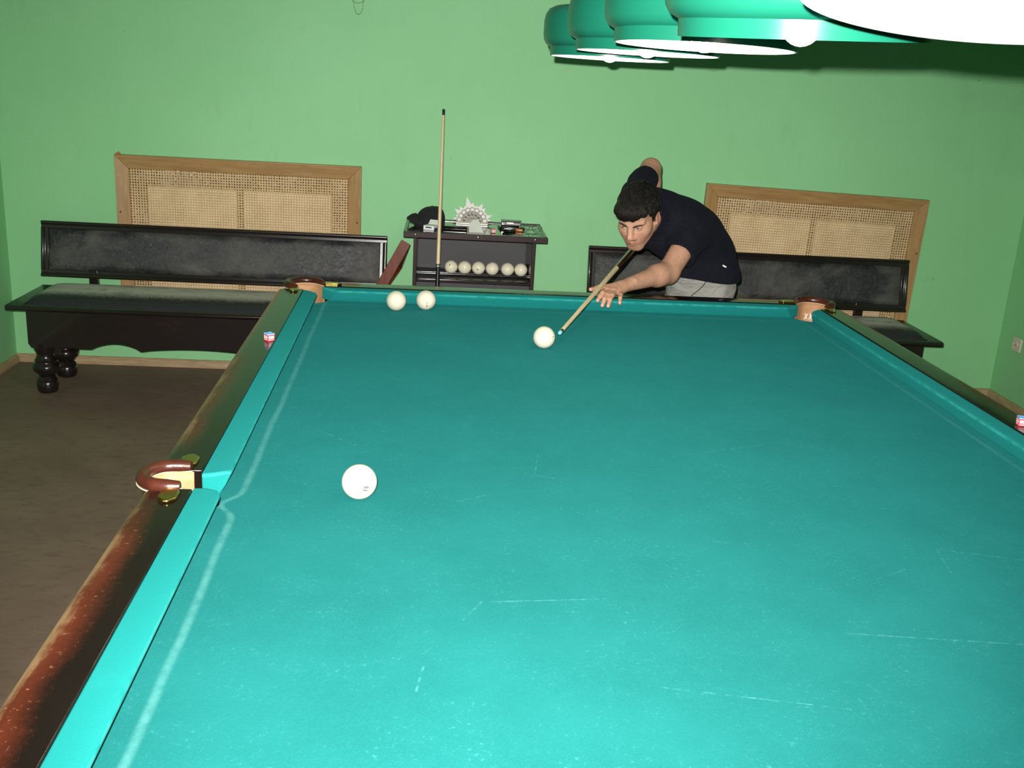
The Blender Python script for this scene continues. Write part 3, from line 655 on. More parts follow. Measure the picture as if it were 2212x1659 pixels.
# ------------------------------------------------------------------ benches
def bench(cx, label, flip):
    t = thing('bench', label, 'bench', (cx, 1.58, 0), 0, 'black leather benches along the back wall')
    hx = 0.88; y = lambda v: v-1.58
    # moulded seat board
    pr = [(y(1.33), 0.436), (y(1.337), 0.426), (y(1.355), 0.422), (y(1.82), 0.422), (y(1.82), 0.452), (y(1.345), 0.452), (y(1.334), 0.447)]
    MB().prism(pr, 'x', -hx, hx).build('seat_board', 'black', t, bevel=0.004, seg=2)
    # padded seat: superellipse dome
    nx, ny = 60, 22; vs = []; fs = []; x0, x1, y0, y1 = -hx+0.075, hx-0.075, y(1.352), y(1.785)
    for i in range(nx+1):
        for j in range(ny+1):
            a = i/nx*2-1; b = j/ny*2-1
            ex = 1-abs(a)**30; ey = 1-abs(b)**5
            vs.append(((x0+x1)/2+(x1-x0)/2*a, (y0+y1)/2+(y1-y0)/2*b, 0.452+0.036*(max(0, ex)**0.5)*(max(0, ey)**0.5)))
    for i in range(nx):
        for j in range(ny):
            a = i*(ny+1)+j; fs.append((a, a+ny+1, a+ny+2, a+1))
    MB().add(vs, fs).build('seat_pad', 'seat_pad', t, angle=80)
    # scalloped aprons
    def apron_poly():
        z0, zt = 0.235, 0.424; pts = [(-hx+0.075, zt), (-hx+0.075, z0+0.02), (-hx+0.088, z0), (-hx+0.37, z0)]
        for k in range(1, 9): 
            a = k/9; pts.append((-hx+0.37+0.235*a, z0-0.001+0.033*math.sin(pi*a)**0.8))
        pts.append((-hx+0.605, z0-0.003))
        L = [(x, z) for x, z in pts]
        for k in range(1, 12):
            a = k/12; x = -hx+0.605+(2*hx-1.21)*a; L.append((x, z0-0.003+0.020*math.sin(pi*a)**0.7))
        for x, z in reversed(pts): L.append((-x, z))
        return L
    MB().prism(apron_poly(), 'y', y(1.385), y(1.41)).build('apron', 'black', t, bevel=0.002)
    MB().prism(apron_poly(), 'y', y(1.755), y(1.78)).build('apron', 'black', t, bevel=0.002)
    for s in (-1, 1):
        MB().box((s*(hx-0.0875)-0.0125, y(1.41), 0.235), (s*(hx-0.0875)+0.0125, y(1.755), 0.424)).build('end_panel', 'black', t, bevel=0.003)
    lp = [(0.040, 0), (0.047, 0.008), (0.050, 0.030), (0.051, 0.048), (0.046, 0.058), (0.049, 0.064), (0.044, 0.072), (0.036, 0.082), (0.045, 0.096), (0.060, 0.112), (0.066, 0.128), (0.062, 0.142), (0.052, 0.152), (0.050, 0.158), (0.053, 0.164), (0.046, 0.174), (0.040, 0.188), (0.043, 0.200), (0.052, 0.218), (0.056, 0.250)]
    for sx in (-1, 1):
        for yy in (1.435, 1.705): MB().lathe(lp, (sx*(hx-0.135), y(yy), 0), 32).build('leg', 'black', t, angle=50)
    # backrest (built upright at z 0..0.28, then leaned back)
    Mb = T((0, y(1.803), 0.498)) @ Matrix.Rotation(math.radians(-11), 4, 'X')
    bh = 0.285; w = 0.038; d = 0.034
    def rail_piece(p, a, axis): return MB().prism(p, axis, *a).xf(Mb).build('backrest_rail', 'black', t, bevel=0.004, seg=2)
    # sloped mouldings: thick outside, thin inside
    top = [(0.004, bh), (0, bh-0.004), (0, bh-0.013), (0.007, bh-0.020), (0.007, bh-w), (d, bh-w), (d, bh)]
    bot = [(0.004, 0), (d, 0), (d, w), (0.007, w), (0.007, 0.020), (0, 0.013), (0, 0.004)]
    rail_piece(top, (-hx, hx), 'x'); rail_piece(bot, (-hx, hx), 'x')
    for s in (-1, 1):
        pl = [(s*hx, 0.004), (s*(hx-0.004), 0.0), (s*(hx-0.013), 0.0), (s*(hx-0.020), 0.007), (s*(hx-w), 0.007), (s*(hx-w), d), (s*hx, d)]
        rail_piece([(a, b) for a, b in pl], (w*0.9, bh-w*0.9), 'z')
    nx, nz = 60, 14; vs = []; fs = []
    for i in range(nx+1):
        for j in range(nz+1):
            a = i/nx*2-1; b = j/nz*2-1
            vs.append(((hx-w)*a, 0.016-0.014*(max(0, 1-abs(a)**40)**0.5)*(max(0, 1-abs(b)**6)**0.5), bh/2+(bh/2-w)*b))
    for i in range(nx):
        for j in range(nz):
            a = i*(nz+1)+j; fs.append((a, a+nz+1, a+nz+2, a+1))
    MB().add(vs, fs).xf(Mb).build('back_pad', 'leather_pad', t, angle=80)
    MB().box((-hx+0.02, 0.026, 0.02), (hx-0.02, 0.033, bh-0.02)).xf(Mb).build('back_board', 'black', t)
    for s in (-1, 1):
        MB().box((s*0.62-0.023, y(1.815), 0.40), (s*0.62+0.023, y(1.843), 0.54)).build('support_post', 'black', t, bevel=0.003)
    return t
bench(-0.74, 'black bench with dusty worn seat, left of the cabinet below a cane screen', False)
bench(2.085, 'black bench partly hidden behind the player and the table corner', True)

# ------------------------------------------------------------------ cane screens on the wall
def screen(x0, z0, x1, z1, label, tilt=0.0):
    cx = (x0+x1)/2; t = thing('cane_screen', label, 'wall screen', (cx, YB, z0), 0, 'wood-framed cane screens on the back wall')
    t.rotation_euler = (0, tilt, 0)
    w, h = x1-x0, z1-z0; f = 0.068; hw = w/2
    yf = -0.042
    # mitred frame boards, face slightly sloped
    def board(pts, mat):
        vs = [(x, yf+dy, z) for (x, z, dy) in pts]+[(x, 0, z) for (x, z, dy) in pts]
        MB().add(vs, [(0, 1, 2, 3), (7, 6, 5, 4), (0, 4, 5, 1), (1, 5, 6, 2), (2, 6, 7, 3), (3, 7, 4, 0)]).build('frame_board', mat, t, bevel=0.0025)
    i = 0.012
    board([(-hw, h, 0), (hw, h, 0), (hw-f, h-f, i), (-hw+f, h-f, i)], 'pine_x')
    board([(-hw, 0, 0), (-hw+f, f, i), (hw-f, f, i), (hw, 0, 0)], 'pine_x')
    board([(-hw, 0, 0), (-hw, h, 0), (-hw+f, h-f, i), (-hw+f, f, i)], 'pine_z')
    board([(hw, 0, 0), (hw-f, f, i), (hw-f, h-f, i), (hw, h, 0)], 'pine_z')
    for sx in (-1, 1): MB().lathe([(0.005, 0), (0.0045, 0.0015), (0.002, 0.002)], seg=12, M=Matrix.Rotation(pi/2, 3, 'X')).off((sx*(hw-0.018), yf+0.002, h-0.29)).build('screw', 'ink', t)
    # cane webbing: a sheet pierced by rows of round eyes
    pit = 0.0136; ww, hh = w-2*f+0.01, h-2*f+0.01; nx, nz = int(round(ww/pit)), int(round(hh/pit)); px, pz = ww/nx, hh/nz
    yc = -0.024; vs = []; fs = []
    gi = {}
    def grid(a, b):
        k = (a, b)
        if k not in gi:
            gi[k] = len(vs); vs.append((-ww/2+a*px/2, yc, f-0.005+b*pz/2))
        return gi[k]
    hr = 0.0037
    for a in range(nx):
        for b in range(nz):
            c = (-ww/2+(a+0.5)*px, f-0.005+(b+0.5)*pz)
            ring = [grid(2*a+2, 2*b+1), grid(2*a+2, 2*b+2), grid(2*a+1, 2*b+2), grid(2*a, 2*b+2), grid(2*a, 2*b+1), grid(2*a, 2*b), grid(2*a+1, 2*b), grid(2*a+2, 2*b)]
            k = len(vs); r = hr*random.uniform(0.82, 1.12); ox, oz = random.uniform(-4e-4, 4e-4), random.uniform(-4e-4, 4e-4)
            for q in range(8): vs.append((c[0]+ox+r*math.cos(q*pi/4), yc+0.0012, c[1]+oz+r*math.sin(q*pi/4)))
            for q in range(8): fs.append((ring[q], k+q, k+(q+1) % 8, ring[(q+1) % 8]))
    me = bpy.data.meshes.new('cane_webbing'); me.from_pydata(vs, [], fs); o = link('cane_webbing', me, 'cane', t, smooth=False)
    # boards behind the two middle fields, foil behind the rest
    b0 = 0.085
    for s in (-1, 1):
        xa, xb = sorted((s*0.016, s*(hw-f-b0))); MB().box((xa, -0.018, f-0.005), (xb, -0.013, h-f-b0)).build('backing_board', 'cream_board', t)
    MB().box((-hw+f-0.01, -0.008, f-0.01), (hw-f+0.01, -0.003, h-f+0.01)).build('foil_sheet', 'foil', t)
    return t
sA = screen(-1.252, 0.30, -0.004, 1.121, 'wood-framed woven cane screen behind the bench with the dusty seat')
MB().prism([(-0.625, 0.800), (-0.598, 0.820), (-0.610, 0.834), (-0.63, 0.822)], 'y', -0.006, -0.001).build('orange_shim', 'amber', sA, smooth=False)
screen(1.800, 0.30, 3.024, 1.112, 'wood-framed woven cane screen behind the player and his bench', math.radians(1.4))

# ------------------------------------------------------------------ wall socket, wire loop
so_ = thing('wall_socket', 'cream double-pin wall socket on the side wall', 'socket', (XR, 1.752, 0.355), 0)
MB().box((-0.014, -0.042, -0.038), (0, 0.042, 0.038)).build('plate', 'ivory_plastic', so_, bevel=0.005, seg=3)
Mx = Matrix.Rotation(-pi/2, 3, 'Y')
MB().lathe([(0.021, 0), (0.021, 0.005), (0.019, 0.006), (0.018, 0.003)], seg=24, M=Mx).off((-0.014, 0, 0)).build('insert', 'ivory_plastic', so_)
for s in (-1, 1): MB().lathe([(0.0035, 0), (0.0035, 0.0035)], seg=10, M=Mx).off((-0.0145, s*0.0095, -0.004)).build('pin_hole', 'ink', so_)
wl = thing('wire_loop', 'thin dark wire ring with a bead chain hanging high on the green wall', 'wire', (-0.034, YB-0.02, 1.95), 0)
ring = [(0.040*math.cos(a), 0, 0.008+0.040*math.sin(a)) for a in [2*pi*k/40 for k in range(40)]]
MB().tube(ring, 0.0011, 6, closed=True).build('ring', 'wire', wl)
MB().tube([(0, 0, 0.048), (0, 0.01, 0.055), (0, 0.02, 0.055)], 0.0016, 6).build('hook', 'wire', wl)
ch = [(-0.020, 0, 0.02), (-0.021, 0, -0.02), (-0.017, 0, -0.05), (-0.008, 0, -0.078), (0.004, 0, -0.085), (0.016, 0, -0.076), (0.024, 0, -0.055), (0.026, 0, -0.02), (0.026, 0, 0.02)]
cp = bez(ch, 5); MB().tube(cp, 0.0007, 5).build('chain', 'wire', wl)
bd = MB()
for q in cp[::2]: bd.sphere(q, 0.0018, 8, 6)
bd.build('beads', 'wire', wl)['kind'] = 'stuff'

# ------------------------------------------------------------------ cabinet with ball shelf
cab = thing('ball_cabinet', 'black open cabinet with a ball shelf and overhanging glossy top', 'cabinet', (0.587, 1.735, 0))
def cb(a, b, name, mat, bev=0.003): return MB().box(a, b).off((-0.587, -1.735, 0)).build(name, mat, cab, bevel=bev)
cb((0.284, 1.545, 0.0), (0.302, 1.935, 0.838), 'side_panel', 'cabinet_trim'); cb((0.873, 1.545, 0.0), (0.891, 1.935, 0.838), 'side_panel', 'cabinet_trim')
cb((0.302, 1.90, 0.06), (0.873, 1.915, 0.838), 'back_panel', 'cabinet', 0)
# leaning inner board behind the balls and the lower front board
cb((0.302, 1.575, 0.06), (0.873, 1.59, 0.600), 'front_panel', 'cabinet', 0.001)
cb((0.302, 1.59, 0.600), (0.873, 1.90, 0.614), 'shelf', 'cabinet', 0.001)
cb((0.302, 1.560, 0.604), (0.873, 1.580, 0.622), 'shelf_edge', 'cabinet_trim', 0.004)
for yy in (1.68, 1.72): MB().tube([(0.302, yy, 0.6245), (0.873, yy, 0.6245)], 0.0058, 10).off((-0.587, -1.735, 0)).build('ball_rod', 'gloss_black', cab)
MB().tube([(0.315, 1.556, 0.618), (0.862, 1.556, 0.618)], 0.0045, 10).off((-0.587, -1.735, 0)).build('front_rod', 'gloss_black', cab)
cb((0.235, 1.50, 0.838), (0.944, 1.945, 0.8595), 'top_board', 'cabinet_top', 0.003)
for a, b in (((0.235, 1.496, 0.832), (0.944, 1.516, 0.8615)), ((0.235, 1.925, 0.85), (0.944, 1.945, 0.866)), ((0.235, 1.516, 0.85), (0.255, 1.925, 0.8625)), ((0.924, 1.516, 0.85), (0.944, 1.925, 0.8625))):
    cb(a, b, 'edge_trim', 'cabinet_trim', 0.003)
for x in (0.293, 0.60, 0.882):
    MB().lathe([(0.004, 0), (0.003, 0.0015), (0.001, 0.002)], seg=10, M=Matrix.Rotation(pi/2, 3, 'X')).off((x-0.587, 1.496-1.735, 0.848)).build('screw_head', 'chrome', cab)
ZT = 0.860
# baseball cap
cp_ = thing('baseball_cap', 'black cloth cap with its brim lying on the cabinet top', 'cap', (0.345, 1.765, ZT))
vs = []; fs = []; nu, nv = 32, 12
for j in range(nv+1):
    a = j/nv*pi/2
    for k in range(nu):
        t = 2*pi*k/nu; r = math.cos(a)**0.75
        x = 0.078*r*math.cos(t); yv = 0.085*r*math.sin(t); z = 0.094*math.sin(a)**0.85*(1+0.10*math.cos(t)*math.cos(a))
        z *= 1-0.10*math.cos(3*t+1)*math.cos(a)*0.5; vs.append((x+0.012+0.012*math.sin(a), yv, z))
for j in range(nv):
    for k in range(nu): fs.append((j*nu+k, j*nu+(k+1) % nu, (j+1)*nu+(k+1) % nu, (j+1)*nu+k))
fs.append(tuple(range(nu-1, -1, -1)))
MB().add(vs, fs).build('crown', 'felt_black', cp_, angle=80)
MB().sphere((0.024, 0, 0.094), 0.007, 12, 8, (1, 1, 0.6)).build('button', 'felt_black', cp_)
vs = []; fs = []; nr, nt = 6, 16
for sgn in (0, 1):
    for i in range(nr+1):
        for k in range(nt+1):
            t = pi/2+pi*k/nt; q = i/nr
            xx = 0.0+math.cos(t)*(0.05+0.046*q*abs(math.cos(t))**0.5); yy = 0.078*math.sin(t)
            zz = 0.010+0.052*math.cos(yy/0.078*1.35)*(1-0.45*q*q)+(0.003 if sgn else 0); vs.append((xx-0.008, yy, zz-0.008))
N = (nr+1)*(nt+1)
for i in range(nr):
    for k in range(nt):
        a = i*(nt+1)+k; fs.append((a, a+1, a+nt+2, a+nt+1)); fs.append((N+a, N+a+nt+1, N+a+nt+2, N+a+1))
for k in range(nt): a = nr*(nt+1)+k; fs.append((a, a+1, N+a+1, N+a))
MB().add(vs, fs).build('brim', 'felt_black', cp_, angle=80)
# cigarette packet, lid open
pk = thing('cigarette_packet', 'white and blue cigarette packet with open lid on the cabinet top', 'packet', (0.372, 1.622, ZT), math.radians(-22))
MB().box((-0.028, -0.044, 0), (0.028, 0.024, 0.022)).build('box', 'white', pk, bevel=0.0015)
MB().box((-0.016, -0.0445, 0.010), (0.016, -0.0438, 0.0165)).build('print_band', 'blue', pk, smooth=False)
MB().box((0.0279, -0.040, 0.001), (0.0284, 0.022, 0.010)).build('side_print', 'blue', pk, smooth=False)
MB().box((-0.028, 0, 0), (0.028, 0.030, 0.004)).xf(T((0, 0.022, 0.020)) @ Matrix.Rotation(math.radians(38), 4, 'X')).build('lid', 'white', pk, bevel=0.001)
# dark case
cs = thing('spectacle_case', 'narrow black case lying in front of the napkin holder', 'case', (0.487, 1.625, ZT), math.radians(-2))
MB().box((-0.062, -0.018, 0), (0.062, 0.018, 0.013)).build('case_base', 'gloss_black', cs, bevel=0.006, seg=3)
MB().box((-0.060, -0.017, 0.012), (0.060, 0.017, 0.020)).build('case_lid', 'gloss_black', cs, bevel=0.005, seg=3)
# napkin holder: pierced silver fan on a foot
nh = thing('napkin_holder', 'pierced silver fan-shaped napkin holder on the cabinet top', 'napkin holder', (0.578, 1.862, ZT), math.radians(-3))
MB().box((-0.084, -0.022, 0), (0.084, 0.022, 0.007)).build('foot', 'silver', nh, bevel=0.002)
def fan_plate(yy):
    f = MB()
    for k in range(9):
        a = pi*(k+0.5)/9; r = 0.064; c = (r*1.05*math.cos(a), yy, 0.012+r*math.sin(a))
        f.tube([(c[0]+0.0125*math.cos(q), yy, c[2]+0.0125*math.sin(q)) for q in [2*pi*i/14 for i in range(14)]], 0.0028, 6, closed=True)
    for k in range(7):
        a = pi*(k+0.5)/7; r = 0.042; c = (r*math.cos(a), yy, 0.010+r*math.sin(a))
        f.tube([(c[0]+0.009*math.cos(q), yy, c[2]+0.009*math.sin(q)) for q in [2*pi*i/12 for i in range(12)]], 0.0026, 6, closed=True)
    for k in range(11):
        a = pi*(k+0.5)/11; f.tube([(0.012*math.cos(a), yy, 0.008+0.012*math.sin(a)), (0.034*math.cos(a), yy, 0.008+0.034*math.sin(a))], 0.0024, 6)
    for r, q in ((0.052, 0.0022), (0.031, 0.0022)):
        f.tube([(r*math.cos(a), yy, 0.010+r*math.sin(a)) for a in [pi*i/20 for i in range(21)]], q, 6)
    f.tube([(0.011*math.cos(a), yy, 0.008+0.011*math.sin(a)) for a in [pi*i/8 for i in range(9)]], 0.004, 6)
    f.tube([(-0.082, yy, 0.010), (-0.04, yy, 0.010), (0, yy, 0.009), (0.04, yy, 0.010), (0.082, yy, 0.010)], 0.0045, 6)
    f.build('fan_plate', 'silver', nh)
fan_plate(-0.018); fan_plate(0.018)
MB().prism([(0.060*math.cos(a), 0.006+0.064*math.sin(a)) for a in [pi*i/16 for i in range(17)]], 'y', -0.0135, -0.0125).build('dark_backing', 'silver_dark', nh)
# napkins fanned out in the holder
for k in range(13):
    a = math.radians(8+164*k/12); L = 0.104+0.012*math.sin(k*2.1)+(0.022 if k == 7 else 0); w = 0.030
    y0 = -0.010+0.0016*k
    ca, sa = math.cos(a), math.sin(a)
    tip = (L*ca, L*sa); b1 = (0.045*ca-w*sa, 0.045*sa+w*ca); b2 = (0.045*ca+w*sa, 0.045*sa-w*ca)
    pts = [(0, 0.0), b2, tip, b1]; pts = [(x, max(0.0, z)) for x, z in pts]
    o = MB().prism(pts, 'y', y0, y0+0.0011).build('paper_napkin', 'paper', None, smooth=False)
    o.location = (0.578, 1.862, ZT+0.009); tag(o, 'tallest white napkin standing up above the fan in the holder' if k == 7 else 'folded white paper napkin fanned out in the silver holder', 'napkin', 'napkins fanned in the holder')
# loose folded napkin leaning in front of the holder
fn = thing('folded_napkin', 'loose white napkin folded to a point, leaning before the holder', 'napkin', (0.593, 1.600, ZT))
MB().add([(-0.036, -0.035, 0.001), (0.036, -0.030, 0.001), (0.012, 0.05, 0.052), (-0.014, 0.05, 0.054), (-0.036, 0.02, 0.034),
          (-0.036, -0.033, 0.000), (0.036, -0.028, 0.000), (0.012, 0.052, 0.0505), (-0.014, 0.052, 0.0525), (-0.036, 0.022, 0.0325)],
         [(0, 1, 2, 3, 4), (9, 8, 7, 6, 5), (0, 5, 6, 1), (1, 6, 7, 2), (2, 7, 8, 3), (3, 8, 9, 4), (4, 9, 5, 0)]).build('lower_fold', 'paper', fn, smooth=False)
MB().add([(0.0, -0.028, 0.0035), (0.036, -0.029, 0.0025), (0.012, 0.049, 0.0535), (0.0, -0.027, 0.0025), (0.036, -0.028, 0.0015), (0.012, 0.050, 0.0525)],
         [(0, 1, 2), (5, 4, 3), (0, 3, 4, 1), (1, 4, 5, 2), (2, 5, 3, 0)]).build('upper_fold', 'paper', fn, smooth=False)
# things at the other end of the top: phone-like silver box on a wallet, keyring, spectacles
wa = thing('wallet', 'flat black wallet lying under the silver box on the cabinet', 'wallet', (0.778, 1.775, ZT), math.radians(4))
MB().box((-0.066, -0.048, 0), (0.066, 0.048, 0.006)).build('wallet_back', 'gloss_black', wa, bevel=0.002); MB().box((-0.064, -0.046, 0.006), (0.066, 0.046, 0.012)).build('wallet_flap', 'gloss_black', wa, bevel=0.002)
sb = thing('silver_box', 'small silver and black box resting on the black wallet', 'box', (0.778, 1.785, ZT+0.0122), math.radians(-3))
MB().box((-0.052, -0.024, 0), (0.052, 0.024, 0.024)).build('body', 'chrome', sb, bevel=0.006, seg=3)
MB().box((-0.053, -0.0245, 0.0238), (0.053, 0.0265, 0.0275)).build('lid', 'cabinet_trim', sb, bevel=0.001)
MB().box((-0.022, -0.0252, 0.0105), (0.052, -0.0236, 0.0135)).build('seam', 'mahogany', sb, smooth=False); MB().box((-0.028, -0.0254, 0.001), (-0.0245, 0.0, 0.0245)).build('strap', 'ink', sb, smooth=False)
MB().box((0.012, -0.0256, 0.014), (0.050, -0.0235, 0.022)).build('print_panel', 'cabinet', sb, smooth=False)
ms = thing('mobile_phone', 'black rounded phone lying in front of the wallet', 'phone', (0.762, 1.655, ZT), math.radians(-28))
MB().box((-0.024, -0.040, 0), (0.024, 0.040, 0.016)).build('phone_body', 'gloss_black', ms, bevel=0.006, seg=3); MB().box((-0.018, -0.002, 0.0158), (0.018, 0.032, 0.0166)).build('screen', 'cabinet', ms, bevel=0.0003)
lt = thing('lighter', 'small amber lighter lying beside the black phone', 'lighter', (0.812, 1.672, ZT), math.radians(70))
MB().lathe([(0.005, -0.034), (0.0075, -0.032), (0.0075, 0.018), (0.006, 0.02)], seg=14, M=Matrix.Rotation(pi/2, 3, 'X')).off((0, 0, 0.0077)).build('tank', 'amber', lt)
MB().lathe([(0.0065, 0.0), (0.007, 0.002), (0.007, 0.014), (0.005, 0.016)], seg=14, M=Matrix.Rotation(-pi/2, 3, 'X')).off((0, 0.018, 0.0077)).build('metal_cap', 'chrome', lt)
gs = thing('spectacles', 'thin wire spectacles folded on the cabinet corner', 'spectacles', (0.872, 1.668, ZT), math.radians(-8))
for s in (-1, 1):
    lp_ = [(s*0.032+0.025*math.cos(q), 0.010*0+0.004*math.sin(q)*0, 0.020+0.018*math.sin(q)) for q in [2*pi*i/24 for i in range(24)]]
    lm = MB().tube(lp_, 0.0014, 6, closed=True).build('rim', 'chrome', gs)
    MB().prism([(p[0], p[2]) for p in lp_], 'y', -0.0006, 0.0006).build('lens', 'lens', lm)
    MB().tube([(s*0.057, 0, 0.024), (s*0.058, 0.012, 0.022), (s*(0.02), 0.020+0.006*s, 0.012), (-s*0.05, 0.022+0.006*s, 0.006)], 0.0013, 6).build('temple', 'chrome', gs)
MB().tube([(-0.0075, 0, 0.024), (0, -0.002, 0.028), (0.0075, 0, 0.024)], 0.0013, 6).build('bridge', 'chrome', gs)

# ------------------------------------------------------------------ ball rack (triangle) leaning between bench and cabinet
rk = thing('ball_rack', 'reddish wooden triangle rack standing on the bench end against the cabinet', 'ball rack', (0.09, 1.60, 0.453))
A = Vector((0.246, 1.605, 0.792)); B = Vector((0.080, 1.605, 0.476)); ab = (B-A).normalized()
nrm = Vector((-ab.z, 0, ab.x)); nrm = nrm if nrm.x > 0 else -nrm            # rack height direction
perp = Vector((0, 1, 0)) - nrm*-0.13; perp = (perp-ab*perp.dot(ab)).normalized()
L = (B-A).length; Cc = (A+B)/2+perp*(L*0.866); nn = ab.cross(perp).normalized()
tri = [A, B, Cc]; cen = (A+B+Cc)/3
for i in range(3):
    p, q = tri[i], tri[(i+1) % 3]; pi_, qi_ = cen+(p-cen)*0.86, cen+(q-cen)*0.86
    vs = [p-nn*0.026, q-nn*0.026, qi_-nn*0.026, pi_-nn*0.026, p+nn*0.026, q+nn*0.026, qi_+nn*0.026, pi_+nn*0.026]
    MB().add(vs, [(0, 3, 2, 1), (4, 5, 6, 7), (0, 1, 5, 4), (1, 2, 6, 5), (2, 3, 7, 6), (3, 0, 4, 7)]).off(-rk.location).build('rack_side', 'mahogany', rk, bevel=0.002)

# ------------------------------------------------------------------ cues
def cue(tip, butt, label, name, tip_chalk, shaft=0.80):
    tip = Vector(tip); butt = Vector(butt); L = (butt-tip).length; z = (tip-butt).normalized()
    t = thing(name, label, 'cue', butt); t.rotation_mode = 'QUATERNION'; t.rotation_quaternion = z.to_track_quat('Z', 'Y')
    J = L-shaft
    MB().lathe([(0.0095, J), (0.0062, L-0.030)], seg=20).build('shaft', 'maple', t)
    MB().lathe([(0.0062, L-0.030), (0.0062, L-0.011)], seg=20).build('ferrule', 'matte_black' if not tip_chalk else 'brass', t)
    MB().lathe([(0.0062, L-0.011), (0.0064, L-0.004), (0.0045, L-0.0005), (0.001, L)], seg=20).build('tip', 'blue_chalk' if tip_chalk else 'matte_black', t)
    MB().lathe([(0.0097, J-0.006), (0.0099, J)], seg=20).build('joint_ring', 'brass' if tip_chalk else 'ink', t)
    MB().lathe([(0.0150, 0.0), (0.0165, 0.006), (0.0160, 0.05), (0.0098, J-0.006)], seg=20).build('butt', 'cue_dark' if tip_chalk else 'satin_black', t)
    if not tip_chalk: MB().lathe([(0.0103, J-0.014), (0.0101, J-0.006)], seg=20).build('collar', 'chrome', t)
    return t
TIP = Vector((0.792, -0.470, 0.867)); CD = Vector((0.293, 0.75, 0.078)).normalized()
cue(TIP, TIP+CD*1.60, 'cue with pale shaft, blue chalked tip, aimed by the player', 'billiard_cue', True)
cue((0.409, 1.606, 1.445), (0.409, 1.298, 0.0), 'cue with pale shaft and black butt leaning upright on the cabinet', 'billiard_cue', False, 0.745)

